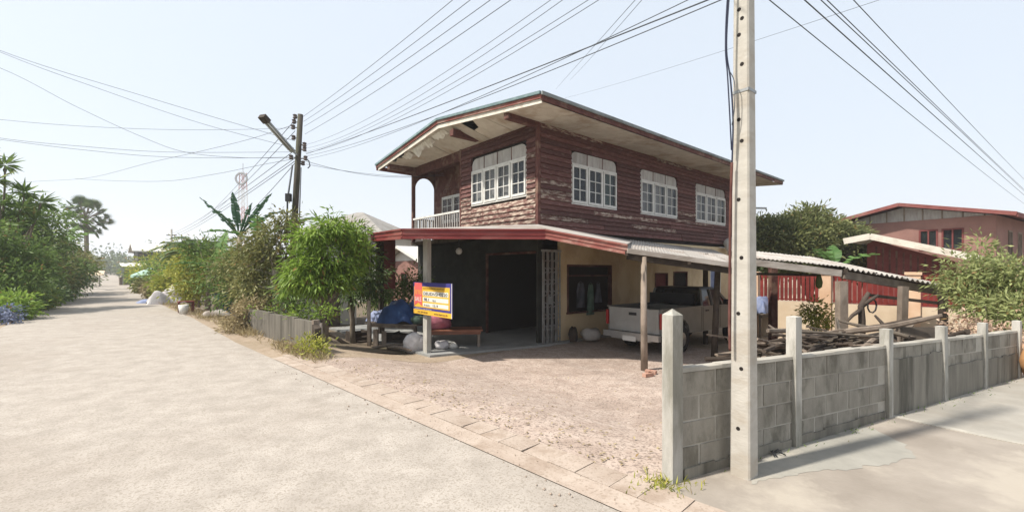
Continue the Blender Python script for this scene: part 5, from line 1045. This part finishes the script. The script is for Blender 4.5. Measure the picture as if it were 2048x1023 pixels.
bush('creeper', 'yellow-green weeds growing up against the near end of the low wall', 'plant', (X(610, 8.9), 8.95, 0), [(at(618, 688, 8.9), (.22, .14, .14)), (at(640, 698, 8.6), (.18, .14, .1))], 30, 22, .09, .03, 'yellow', spread=.1, up=.4)
bush('garden_bush', 'low green plants along the top of the low wall', 'plant', (-5.9, 11.8, -.2), [(at(560, 620, 11.6), (.9, .25, .2)), (at(610, 635, 10.5), (.6, .2, .22)), (at(650, 625, 10.2), (.4, .2, .2))], 34, 18, .11, .035, 'lime', spread=.10, up=.4)
# weeds: stuff
rw = np.random.default_rng(4); pts = []
for _ in range(330):
    u = rw.choice([9.0, 9.6, 10.2, 13.2]) + rw.normal() * .45; v = rw.uniform(-.15, .2); pts.append((*ku(u, v), 0))
for _ in range(500): u = rw.uniform(14, 30); v = rw.uniform(-.1, .6); pts.append((*ku(u, v), 0))
tag(link('roadside_grass', blades('roadside_grass', pts, .14, .014, M['dry'], .6, 5)), 'yellow-green grass and weeds along the foot of the low wall', 'grass', kind='stuff')
pts = [(*(W0.x + rw.normal() * .10 - .08, W0.y + rw.normal() * .08 - .04), 0) for _ in range(40)]
tag(link('weed_tuft', blades('weed_tuft', pts, .06, .010, M['yellow'], .8, 5)), 'low weeds sprouting around the foot of the gate post', 'weeds', kind='stuff')
pts = [(W0.x + WD.x * t + rw.normal() * .015 - WN.x * .05, W0.y + WD.y * t - WN.y * .05 + rw.normal() * .015, 0) for t in rw.uniform(.5, 7.3, 60)]
tag(link('weed_tuft', blades('weed_tuft', pts, .04, .008, M['mid'], .8, 3)), 'sparse moss and weeds at the foot of the block wall', 'weeds', kind='stuff')
# gravel and leaf litter on the yard and the verge
lp_ = rw.uniform(-1, 1, (500, 2)); P = []
for k in range(500):
    u = rw.uniform(-1.5, 7.5); v = abs(rw.normal()) * .5 if k % 3 else rw.uniform(.1, 4); x, y = ku(u, v)
    if dw(x, y) > .1: P.append((x, y, ground_z(x, y) + .012))
n = len(P); d = rng.normal(size=(n, 3)); d[:, 2] *= .12; nr = np.zeros((n, 3)); nr[:, 2] = 1
tag(link('fallen_leaves', leaves_mesh('fallen_leaves', np.array(P), d, nr, .05, .022, M['dry'])), 'scattered fallen leaves on the yard', 'leaves', kind='stuff')
# right side
tree('mango_tree', 'round dark mango tree behind the wood shed', 'tree', (X(1620, 22), 22, ZH), at(1620, 560, 22), .22, [(at(1610, 480, 22), (2.2, 1.8, 1.4)), (at(1570, 500, 21.5), (1.7, 1.4, 1.2)), (at(1670, 490, 22), (1.5, 1.4, 1.1)), (at(1610, 448, 22.3), (1.3, 1.2, .75)), (at(1530, 470, 22.5), (1.3, 1.2, .9)), (at(1700, 525, 21.8), (1.1, 1, .8))], 760, 40, .27, .085, 'mango', nbr=14, spread=.24, droop=.35)
bush('right_shrub', 'sprawling light green shrub behind the far end of the block wall', 'shrub', (X(1985, 9.2), 9.2, ZH), [(at(1985, 570, 9.2), (.85, .7, .5)), (at(1930, 545, 9.4), (.5, .45, .35)), (at(2035, 560, 8.8), (.6, .5, .5)), (at(1965, 505, 9.5), (.22, .22, .3)), (at(2010, 630, 8.4), (.5, .4, .3)), (at(1950, 600, 9), (.5, .4, .35)), (at(2060, 630, 8.2), (.5, .4, .35))], 215, 28, .13, .04, 'light', spread=.15, droop=.5)
bush('right_shrub', 'pale dry pinkish shrub low behind the block wall end', 'shrub', (X(1935, 8.2), 8.2, ZH), [(at(1935, 660, 8.2), (.28, .28, .2)), (at(1995, 670, 7.7), (.3, .25, .12))], 40, 22, .09, .035, 'pinkdry', spread=.11)
banana_plant('banana plant with a broad bright leaf between the mango tree and the maroon annexe', (X(1670, 17), 17, ZH), Z(530, 17) - ZH, [(5, 35, 1.6, 40), (200, 55, 1.2, 50), (60, 70, 1.0, 40)], 'banana')
bush('small_shrub', 'small yellow-green shrub growing behind the firewood', 'shrub', (X(1640, 11.3), 11.3, ZH), [(at(1640, 640, 11.3), (.35, .3, .3)), (at(1628, 620, 11.4), (.2, .2, .25))], 44, 22, .11, .04, 'yellow', spread=.11)
t = thing('hanging_gourd', 'pale green gourd hanging at the edge of the wood shed roof', 'gourd', at(1638, 560, 10.4)); mb = MB(); mb.lathe([(.01, -.20), (.06, -.16), (.075, -.05), (.05, .08), (.02, .18)], (0, 0, 0), 10); mb.build('fruit', M['light'], t, True); mb = MB(); mb.tube([(0, 0, .17), (0, .02, .4)], .008, 5); mb.build('stalk', M['bark'], t)
# ---------------------------------------------------------------- left side of the road
def radial_tree(label, base, stems, m):
    t = thing('frangipani_tree', label, 'tree', base); b0 = Vector(base); mb = MB(); P = []; 
    for px, py, Y in stems:
        e = at(px, py, Y) - b0; mid = e * .55 + Vector((e.x * -.15, 0, .1)); mb.tube([(0, 0, -.1), mid * .5, mid, e * .85 + Vector((0, 0, -.1)), e], [.07, .055, .045, .035, .03], 6)
        for k in range(46):
            a = rng.random() * 6.28; el = rng.uniform(-.7, 1.1); d = np.array([math.cos(a) * math.cos(el), math.sin(a) * math.cos(el), math.sin(el)]); P.append((np.array(e) + d * .05, d - np.array([0, 0, .15])))
    mb.build('trunk', M['bark'], t, True); pos = np.array([p[0] for p in P]); dr = np.array([p[1] for p in P]); nr = rng.normal(size=pos.shape) * .3; nr[:, 2] += 1
    link('crown', leaves_mesh('crown', pos, dr, nr, .62 * (.7 + .6 * rng.random(len(pos))), .12, M[m]), t); return t
radial_tree('tree with star-shaped clusters of long leaves at the left edge, tallest there', (X(5, 19), 19, 0), [(-30, 310, 18.5), (10, 330, 18.6), (-10, 360, 18), (50, 385, 19), (82, 405, 19.3), (40, 420, 18.6), (0, 410, 18), (-40, 390, 18), (70, 440, 19), (20, 440, 18.4), (-30, 345, 19)], 'mid')
tree('broad_tree', 'dense dark tree behind the hedge at the left edge', 'tree', (X(40, 23), 23, 0), at(40, 480, 23), .2, [(at(30, 440, 23), (2.0, 1.6, 1.4)), (at(90, 460, 24), (1.6, 1.4, 1.1)), (at(-40, 450, 22), (2, 1.5, 1.6)), (at(10, 490, 22), (2.2, 1.6, 1.0))], 300, 26, .26, .09, 'mid', spread=.3, droop=.5)
tree('broad_tree', 'spreading tree reaching towards the sugar palm from the left', 'tree', (X(115, 30), 30, 0), at(115, 505, 30), .2, [(at(95, 505, 29), (1.7, 1.4, 1.0)), (at(135, 522, 31), (1.5, 1.3, .7)), (at(65, 495, 28), (1.8, 1.4, 1.1)), (at(155, 530, 33), (1.2, 1.1, .6)), (at(115, 530, 30), (2.2, 1.2, .7))], 300, 24, .28, .10, 'olive', spread=.32, droop=.5)
banana_plant('banana plant with pale drooping leaves just left of the sugar palm', (X(128, 38), 38, 0), Z(490, 38), [(10, 60, 2.4, 70), (170, 55, 2.2, 80), (80, 80, 2.0, 40), (-50, 50, 2.2, 80)], 'banana', wd=.7)
# sugar palm: fans on stalks
t = thing('sugar_palm', 'tall sugar palm with a shaggy round crown of fan leaves', 'palm', (X(172, 62), 62, 0)); hh = Z(450, 62); P = []; mb = MB(); rr = random.Random(2)
els = [-1.2 + 2.6 * (k + .5) / 52 for k in range(52)]; rr.shuffle(els)
for k in range(52):
    a = k * 2.39996; el = els[k]; d = Vector((math.cos(a) * math.cos(el), math.sin(a) * math.cos(el), math.sin(el))); L_ = rr.uniform(.9, 2.5); c = Vector((0, 0, hh + 1.0)) + d * L_; mb.tube([(0, 0, hh + .9 - .5 * (el < 0)), c], .05, 4)
    sdv = d.cross(Vector((0, 0, 1)) if abs(d.z) < .9 else Vector((1, 0, 0))).normalized(); upv = sdv.cross(d)
    for j in range(15): q = -1.7 + 3.4 * j / 14; dd = d * math.cos(q) + (sdv * .8 + upv * .5) * math.sin(q); P.append((c[:], dd[:], upv[:]))
mb.build('leaf_stalk', M['bark'], t); pos = np.array([p[0] for p in P]); link('crown', leaves_mesh('crown', pos, np.array([p[1] for p in P]), np.array([p[2] for p in P]), 1.0, .2, M['dark']), t)
MB().tube([(0, 0, -.2), (.1, 0, hh * .5), (0, 0, hh + 1)], [.35, .26, .24], 10).build('trunk', M['bark'], t, True)
# hedge and verge bushes, each its own mass
hd = [((-20, 16.5), 1.35, 'mid', 'rounded green hedge bush at the left edge of the frame above the blue sheet'), ((45, 18.5), 1.3, 'mid', 'second hedge bush along the left verge, leafy and mid green'), ((70, 21), 1.4, 'dark', 'dark hedge bush on the left verge before the pale fence'), ((15, 15.2), .75, 'lime', 'low bright green plant beside the blue sheet on the left verge'), ((95, 24.5), 1.1, 'mid', 'low spreading bush on the left verge near the white basin'), ((112, 31), 1.6, 'mid', 'bush behind the white basin on the left verge'), ((140, 47), 1.8, 'olive', 'olive bush beside the cream cart on the left'), ((142, 66), 2.0, 'mid', 'bush at the foot of the sugar palm'), ((150, 90), 2.6, 'mid', 'last bush on the left before the far end of the road'), ((58, 19.0), .8, 'yellow', 'small yellowish bush leaning over the left road edge')]
for (px, Y), h, m, lab in hd:
    x = X(px, Y); bush('verge_bush', lab, 'bush', (x, Y, 0), [((x, Y, h * .5), (h * .95, h * .85, h * .52)), ((x - h * .5, Y + h * .4, h * .6), (h * .7, h * .7, h * .5)), ((x + h * .45, Y - h * .2, h * .35), (h * .6, h * .6, h * .35))], 130, 22, .10 + .006 * Y ** .9, .035 + .0025 * Y ** .9, m, spread=.10 * h + .08)
for k, (px, Y, py) in enumerate(((35, 22, 505), (60, 24, 508), (0, 20.5, 500))):
    x = X(px, Y); bush('verge_shrub', ('tall shrub behind the pale fence, left one', 'tall shrub behind the pale fence, right one', 'tall shrub against the left edge of the frame')[k], 'shrub', (x, Y + 2, 0), [((x, Y + 2, 1.4), (1.6, 1.0, 1.1)), ((x - .8, Y + 2.2, 2.0), (1.0, .8, .8))], 110, 22, .2, .07, ('dark', 'mid', 'olive')[k], spread=.22)
fe = thing('pale_fence', 'weathered pale concrete fence half hidden in the left hedge', 'fence', (X(20, 23.5), 23.5, 0), R(42) + math.pi / 2); rr = random.Random(9)
for k in range(9): mb = MB(); x = k * 1.3 - 3; mb.bx(x - .07, x + .07, -.07, .07, 0, 1.9); mb.build('fence_post', M['post'], fe)
mb = MB(); mb.bx(-3, 7.4, -.09, -.071, 1.62, 1.78); mb.build('fence_rail', M['post'], fe); mb = MB(); mb.bx(-3, 7.4, -.09, -.071, .9, 1.02); mb.build('fence_rail', M['post'], fe)
bush('bluish_creeper', 'bluish flowering creeper tumbling onto the left road edge', 'plant', (X(18, 14.3), 14.3, 0), [(at(12, 625, 14.2), (.24, .24, .2)), (at(24, 634, 14.0), (.16, .16, .12))], 24, 24, .10, .05, 'bluegrey', spread=.10, droop=.6)
sack('white_basin', 'upturned white basin lying on the left verge', 'basin', (X(133, 29), 29, 0), .42, .42, 'plaster', 21, 0, (0, 0), 1)
ct = thing('street_cart', 'cream-topped street cart on legs at the left road edge', 'cart', (X(167, 45), 45, 0), R(42)); mb = MB(); mb.extr([(-1.5, -.9, 1.15), (1.5, -.9, 1.15), (1.6, .9, 1.6), (-1.4, .9, 1.6)], (0, 0, .06)); mb.build('cart_top', M['cwall'], ct)
for sx in (-1, 1):
    for sy in (-1, 1): mb = MB(); mb.bx(sx * 1.2 - .05, sx * 1.2 + .05, sy * .7 - .05, sy * .7 + .05, 0, 1.3); mb.build('leg', M['ptimber'], ct)
mb = MB(); mb.bx(-1.1, 1.1, -.6, .6, .5, .9); mb.build('cart_box', M['timber'], ct)
mc = thing('parked_motorbike', 'grey parked motorbike in the shade before the cream cart', 'motorbike', (X(140, 41), 41, 0), R(60))
for s in (-1, 1): mb = MB(); mb.lathe([(.2, -.05), (.29, -.05), (.29, .05), (.2, .05)], (s * .62, 0, .29), 14, 'y'); mb.build('wheel', M['tyre'], mc)
mb = MB(); mb.tube([(-.62, 0, .29), (-.35, 0, .62), (.15, 0, .45), (.45, 0, .9), (.62, 0, .29)], [.05, .13, .12, .08, .05], 7); mb.build('body', M['steel'], mc, True); mb = MB(); mb.tube([(-.6, 0, .78), (0, 0, .74)], [.10, .11], 7); mb.build('seat', M['black'], mc); mb = MB(); mb.tube([(.45, 0, .9), (.42, -.3, 1.02)], .02, 5); mb.tube([(.45, 0, .9), (.42, .3, 1.02)], .02, 5); mb.build('handlebar', M['black'], mc)
# ---------------------------------------------------------------- right verge, farther along the road
tb = thing('small_table', 'small dark red table at the roadside', 'table', (X(372, 17.6), 17.6, 0), R(45)); mb = MB(); mb.bx(-.26, .26, -.2, .2, .42, .47); mb.build('tabletop', M['maroon'], tb)
for sx in (-1, 1):
    for sy in (-1, 1): mb = MB(); mb.bx(sx * .22 - .02, sx * .22 + .02, sy * .16 - .02, sy * .16 + .02, 0, .42); mb.build('leg', M['maroon'], tb)
bu = thing('white_bucket', 'white plastic bucket standing by the small dark red table', 'bucket', (X(367, 17.1), 17.1, 0)); mb = MB(); mb.lathe([(.13, 0), (.17, .36), (.15, .36), (.12, .03)], (0, 0, 0), 16); mb.build('pail', M['plaster'], bu, True); mb = MB(); mb.tube([(.17 * math.cos(a), 0, .34 + .12 * math.sin(a)) for a in [math.pi * k / 8 for k in range(9)]], .006, 5); mb.build('handle', M['steel'], bu)
bs = thing('teal_tub', 'teal and blue plastic tub on the garden verge', 'tub', (X(456, 17.6), 17.6, 0)); mb = MB(); mb.lathe([(.42, .35), (.55, .86), (.50, .86), (.38, .4)], (0, 0, 0), 18); mb.build('basin', M['teal'], bs, True); mb = MB(); mb.lathe([(.36, 0), (.44, .34)], (0, 0, 0), 14); mb.build('stand', M['blue'], bs)
drape('grey_sheet', 'pale crumpled sacking lying before the teal tub', 'cloth', (X(432, 16.6), 16.6, 0), .9, .7, .2, 'sheet', 31, .6)
drape('lavender_sheet', 'pale lavender plastic sheeting heaped on the right road verge', 'tarpaulin', (X(332, 22.5), 22.5, 0), 1.5, 1.1, .55, 'sack', 32, .7, 24, .32)
drape('pale_blue_sheet', 'flat pale blue sheet spread at the road edge beside the lavender sheeting', 'tarpaulin', (X(314, 23.5), 23.3, 0), 1.4, .9, .18, 'bluepale', 33, .8)
sack('white_sack', 'white sack on top of the lavender sheeting', 'sack', (X(347, 22.5), 22.6, .3), .28, .62, 'plaster', 34)
for k, (px, Y, h, m, lab) in enumerate(((318, 27, 1.0, 'dry', 'brownish dry bush on the right verge before the green parasol'), (293, 33, .9, 'olive', 'low olive bush on the right verge beyond the dry one'), (345, 26, 1.5, 'yellow', 'tall yellow-green bush on the right verge behind the lavender sheeting'), (338, 36, 2.6, 'mid', 'high green bush around the far utility pole'), (312, 48, 3.0, 'mid', 'large bush behind the green parasol'), (358, 30, 2.4, 'mid', 'leafy bush filling the gap left of the feathery palms'), (372, 27, 2.2, 'lime', 'bright leafy bush beside the feathery palms'))):
    x = X(px, Y); bush('verge_bush', lab, 'bush', (x, Y, 0), [((x, Y, h * .5), (h * .7, h * .65, h * .5)), ((x + h * .4, Y + h * .3, h * .8), (h * .55, h * .5, h * .4))], 120, 22, .10 + .005 * Y, .04 + .002 * Y, m, spread=.10 * h + .08)
pr_ = thing('green_parasol', 'pale green street parasol at the right road verge', 'parasol', (X(300, 37), 37, 0)); mb = MB(); nn = 10
for j in range(nn): a0, a1 = 2 * math.pi * j / nn, 2 * math.pi * (j + 1) / nn; mb.add([(0, 0, 1.95), (1.25 * math.cos(a0), 1.25 * math.sin(a0), 1.3), (1.25 * math.cos(a1), 1.25 * math.sin(a1), 1.3), (1.25 * math.cos(a0), 1.25 * math.sin(a0), 1.1), (1.25 * math.cos(a1), 1.25 * math.sin(a1), 1.1)], [(0, 1, 2), (1, 3, 4, 2)])
M['palegreen'] = mat('pale_green_canvas', (.30, .46, .38), (.40, .56, .48), 3, bump=.1, rnd=0); mb.build('canopy', M['palegreen'], pr_); mb = MB(); mb.tube([(0, 0, 0), (0, 0, 1.95)], .03, 6); mb.build('pole', M['steel'], pr_)
st = thing('market_stall', 'roadside stall under a white awning farther down the road', 'stall', (X(272, 52), 52, 0), R(45)); mb = MB(); mb.extr([(-1.4, -1.1, 2.1), (1.4, -1.1, 2.1), (1.4, 1.1, 2.5), (-1.4, 1.1, 2.5)], (0, 0, .06)); mb.build('awning', M['plaster'], st)
for sx in (-1, 1):
    for sy in (-1, 1): mb = MB(); mb.bx(sx * 1.2 - .05, sx * 1.2 + .05, sy * .95 - .05, sy * 1.1 + .05, 0, 2.2 + .2 * sy); mb.build('post', M['steel'], st)
mb = MB(); mb.bx(-1.5, 1.5, -.8, .2, 0, .9); mb.build('counter', M['timber'], st)
simple_house('distant_shop', 'distant shop building with a dark front and a white roof beyond the stall', (X(276, 84), 84), R(45), 7, 8, Z(500, 84), 1.4, .8, 'room', 'roofwhite', 'plaster', [('g', 1, 7, 1.5, 4.2, 'maroon')], fascia='plaster', z0=0)
fp = thing('far_utility_pole', 'far thin utility pole among the bushes on the right of the road', 'utility pole', (X(343, 62), 62, 0)); mb = MB(); mb.tube([(0, 0, 0), (0, 0, Z(458, 62))], [.16, .11], 8); mb.build('pole_shaft', M['post'], fp, True); mb = MB(); mb.bx(-.7, .7, -.06, .06, Z(470, 62) - .06, Z(470, 62) + .06); mb.build('crossarm', M['dtimber'], fp)
# telecom mast
tm_ = thing('telecom_mast', 'faint red and white lattice telecom mast with a dish ring far behind the banana leaves', 'mast', (X(486, 190), 190, 0)); zt = Z(345, 190); w0, w1 = 1.9, .9
for s in range(6):
    mb = MB(); za, zb = zt * s / 6, zt * (s + 1) / 6; wa, wb = w0 + (w1 - w0) * s / 6, w0 + (w1 - w0) * (s + 1) / 6
    for sx in (-1, 1):
        for sy in (-1, 1): mb.bar((sx * wa, sy * wa, za), (sx * wb, sy * wb, zb), .22, .22)
    for k in range(3):
        z0_ = za + (zb - za) * k / 3; z1_ = za + (zb - za) * (k + 1) / 3
        for sy in (-1, 1): mb.bar((-wa, sy * wa, z0_), (wa, sy * wa, z1_), .13, .13); mb.bar((wa, sy * wa, z0_), (-wa, sy * wa, z1_), .13, .13)
    mb.build('mast_section', M['towerred' if s % 2 else 'towerwhite'], tm_)
mb = MB(); mb.tube([(2.4 * math.cos(a), -1.2, Z(358, 190) + 2.4 * math.sin(a)) for a in [2 * math.pi * k / 16 for k in range(17)]], .45, 6); mb.build('dish_ring', M['steel'], tm_); mb = MB(); mb.tube([(0, 0, zt), (0, 0, zt + 4)], .15, 5); mb.build('spike', M['steel'], tm_)
# far tree line: reads as one mass
def far_band(name, label, pts, m, nper, ll, lw):
    c = []; 
    for (x, y, h, rad) in pts:
        nb = int(nper); d = rng.normal(size=(nb, 3)); d /= np.linalg.norm(d, axis=1, keepdims=True); r = rng.random((nb, 1)) ** .4
        q = d * r * np.array([rad, rad, h * .5]) + np.array([x, y, h * .52]); c.append(q)
    pos = np.concatenate(c); n = len(pos); nr = rng.normal(size=(n, 3)); nr[:, 2] += .5
    return tag(link(name, leaves_mesh(name, pos, rng.normal(size=(n, 3)), nr, ll, lw, M[m])), label, 'trees', kind='stuff')
rf = random.Random(8); pts = []
for k in range(46):
    px = rf.uniform(150, 330); Y = rf.uniform(150, 260); pts.append((X(px, Y), Y, rf.uniform(5, 9.5) * (1.5 if k % 9 == 0 else 1), rf.uniform(4, 7)))
far_band('far_trees', 'hazy line of far trees closing the end of the road', pts, 'far', 260, 1.3, .7)
pts = []
for k in range(40): px = rf.uniform(-500, 150); Y = rf.uniform(60, 160); pts.append((X(px, Y), Y, rf.uniform(4, 7), rf.uniform(3, 6)))
for k in range(50): px = rf.uniform(420, 800); Y = rf.uniform(45, 140); pts.append((X(px, Y), Y, rf.uniform(3.0, 4.6), rf.uniform(2.5, 5)))
for k in range(40): px = rf.uniform(1450, 2700); Y = rf.uniform(45, 140); pts.append((X(px, Y), Y, rf.uniform(3, 5), rf.uniform(3, 6)))
far_band('background_trees', 'background greenery behind the gardens and houses', pts, 'mid', 320, .6, .3)
# ---------------------------------------------------------------- more greenery tight along the right verge, far along the road
for k, (px, Y, h, m, lab) in enumerate(((283, 44, 1.5, 'mid', 'round bush between the stall and the green parasol'), (272, 64, 1.6, 'olive', 'bush just beyond the white awning'), (270, 78, 2.4, 'mid', 'bush in front of the distant shop'), (266, 105, 3.0, 'far', 'bush at the far right verge past the shop'), (255, 130, 3.4, 'far', 'last bush on the right verge by the end of the road'), (325, 40, 3.2, 'yellow', 'tall pale green bush just left of the far utility pole'))):
    x = X(px, Y); bush('verge_bush', lab, 'bush', (x, Y, 0), [((x, Y, h * .5), (h * .8, h * .75, h * .5)), ((x + h * .5, Y + h * .5, h * .75), (h * .7, h * .6, h * .45))], 130, 22, .10 + .005 * Y, .04 + .002 * Y, m, spread=.10 * h + .08)
bush('verge_shrub', 'leafy mid green shrub in front of the star-leaved tree at the left edge', 'shrub', (X(30, 17.2), 17.2, 0), [(at(10, 515, 17.2), (1.0, .8, .7)), (at(52, 515, 17.8), (.8, .7, .55)), (at(-25, 480, 17), (.8, .7, .8)), (at(35, 555, 17), (1.1, .7, .5)), (at(75, 545, 18.0), (.7, .6, .5))], 230, 26, .19, .065, 'mid', spread=.22)
mb = MB(); rp = random.Random(77)     # pebbles and grit gathered along the kerb and in the yard
for k in range(420):
    u = rp.uniform(-1.8, 8.5); v = rp.gauss(-.45, .22) if k % 2 else rp.uniform(.05, 3.2); x, y = ku(u, v)
    if v > 0 and dw(x, y) < .1: continue
    z = ground_z(x, y) + .008; s = rp.uniform(.005, .014); j = lambda: rp.uniform(.7, 1.3)
    mb.add([(x - s * j(), y, z), (x, y - s * j(), z), (x + s * j(), y, z), (x, y + s * j(), z), (x, y, z + s * j()), (x, y, z - s)], [(0, 1, 4), (1, 2, 4), (2, 3, 4), (3, 0, 4), (1, 0, 5), (2, 1, 5), (3, 2, 5), (0, 3, 5)])
tag(mb.build('gravel', M['kerb']), 'loose pebbles and grit scattered along the kerb and the yard', 'gravel', kind='stuff')
bush('garden_bush', 'green bush behind the blue tarpaulin under the far edge of the canopy', 'bush', (X(800, 16.2), 16.2, ZH), [(at(800, 580, 16.2), (.9, .5, .5)), (at(760, 595, 15.8), (.6, .4, .4)), (at(830, 560, 16.6), (.5, .4, .5))], 110, 24, .15, .05, 'mid', spread=.17)
cr_ = MB(); cr_.bx(-.26, .26, -.2, .2, .0, .03)
for sx in (-1, 1): cr_.bx(sx * .24 - .02, sx * .24 + .02, -.2, .2, .031, .34); cr_.bx(-.218, .218, sx * .19 - .01, sx * .19 + .01, .06, .15); cr_.bx(-.218, .218, sx * .19 - .01, sx * .19 + .01, .20, .30)
cme = cr_.mesh('crate', M['dtimber'])
for k, (px, Y, a_, lab) in enumerate(((782, 12.95, .3, 'dark wooden crate under the left half of the plank table'), (806, 12.85, -.2, 'dark wooden crate under the middle of the plank table'), (714, 13.2, .8, 'dark wooden crate standing left of the leaning branch'))):
    tag(link('wooden_crate', cme, None, (X(px, Y), Y, ZH), (0, 0, a_)), lab, 'crate', 'crates by the plank table')
# ---------------------------------------------------------------- haze: one closed box round everything
hb = MB(); hb.bx(-700, 800, -60, 1000, -1.6, 62); hz_ = hb.build('haze', bpy.data.materials.new('haze_air')); hm_ = hz_.data.materials[0]; hm_.use_nodes = True; t_ = hm_.node_tree
for n_ in list(t_.nodes):
    if n_.type != 'OUTPUT_MATERIAL': t_.nodes.remove(n_)
pv_ = t_.nodes.new('ShaderNodeVolumePrincipled'); pv_.inputs['Color'].default_value = (.93, .95, 1, 1); pv_.inputs['Density'].default_value = .0009; pv_.inputs['Anisotropy'].default_value = .3
t_.links.new(pv_.outputs[0], t_.nodes['Material Output'].inputs['Volume']); tag(hz_, 'pale dusty haze hanging over the street and gardens', 'haze', kind='stuff')
sc.cycles.volume_bounces = 1
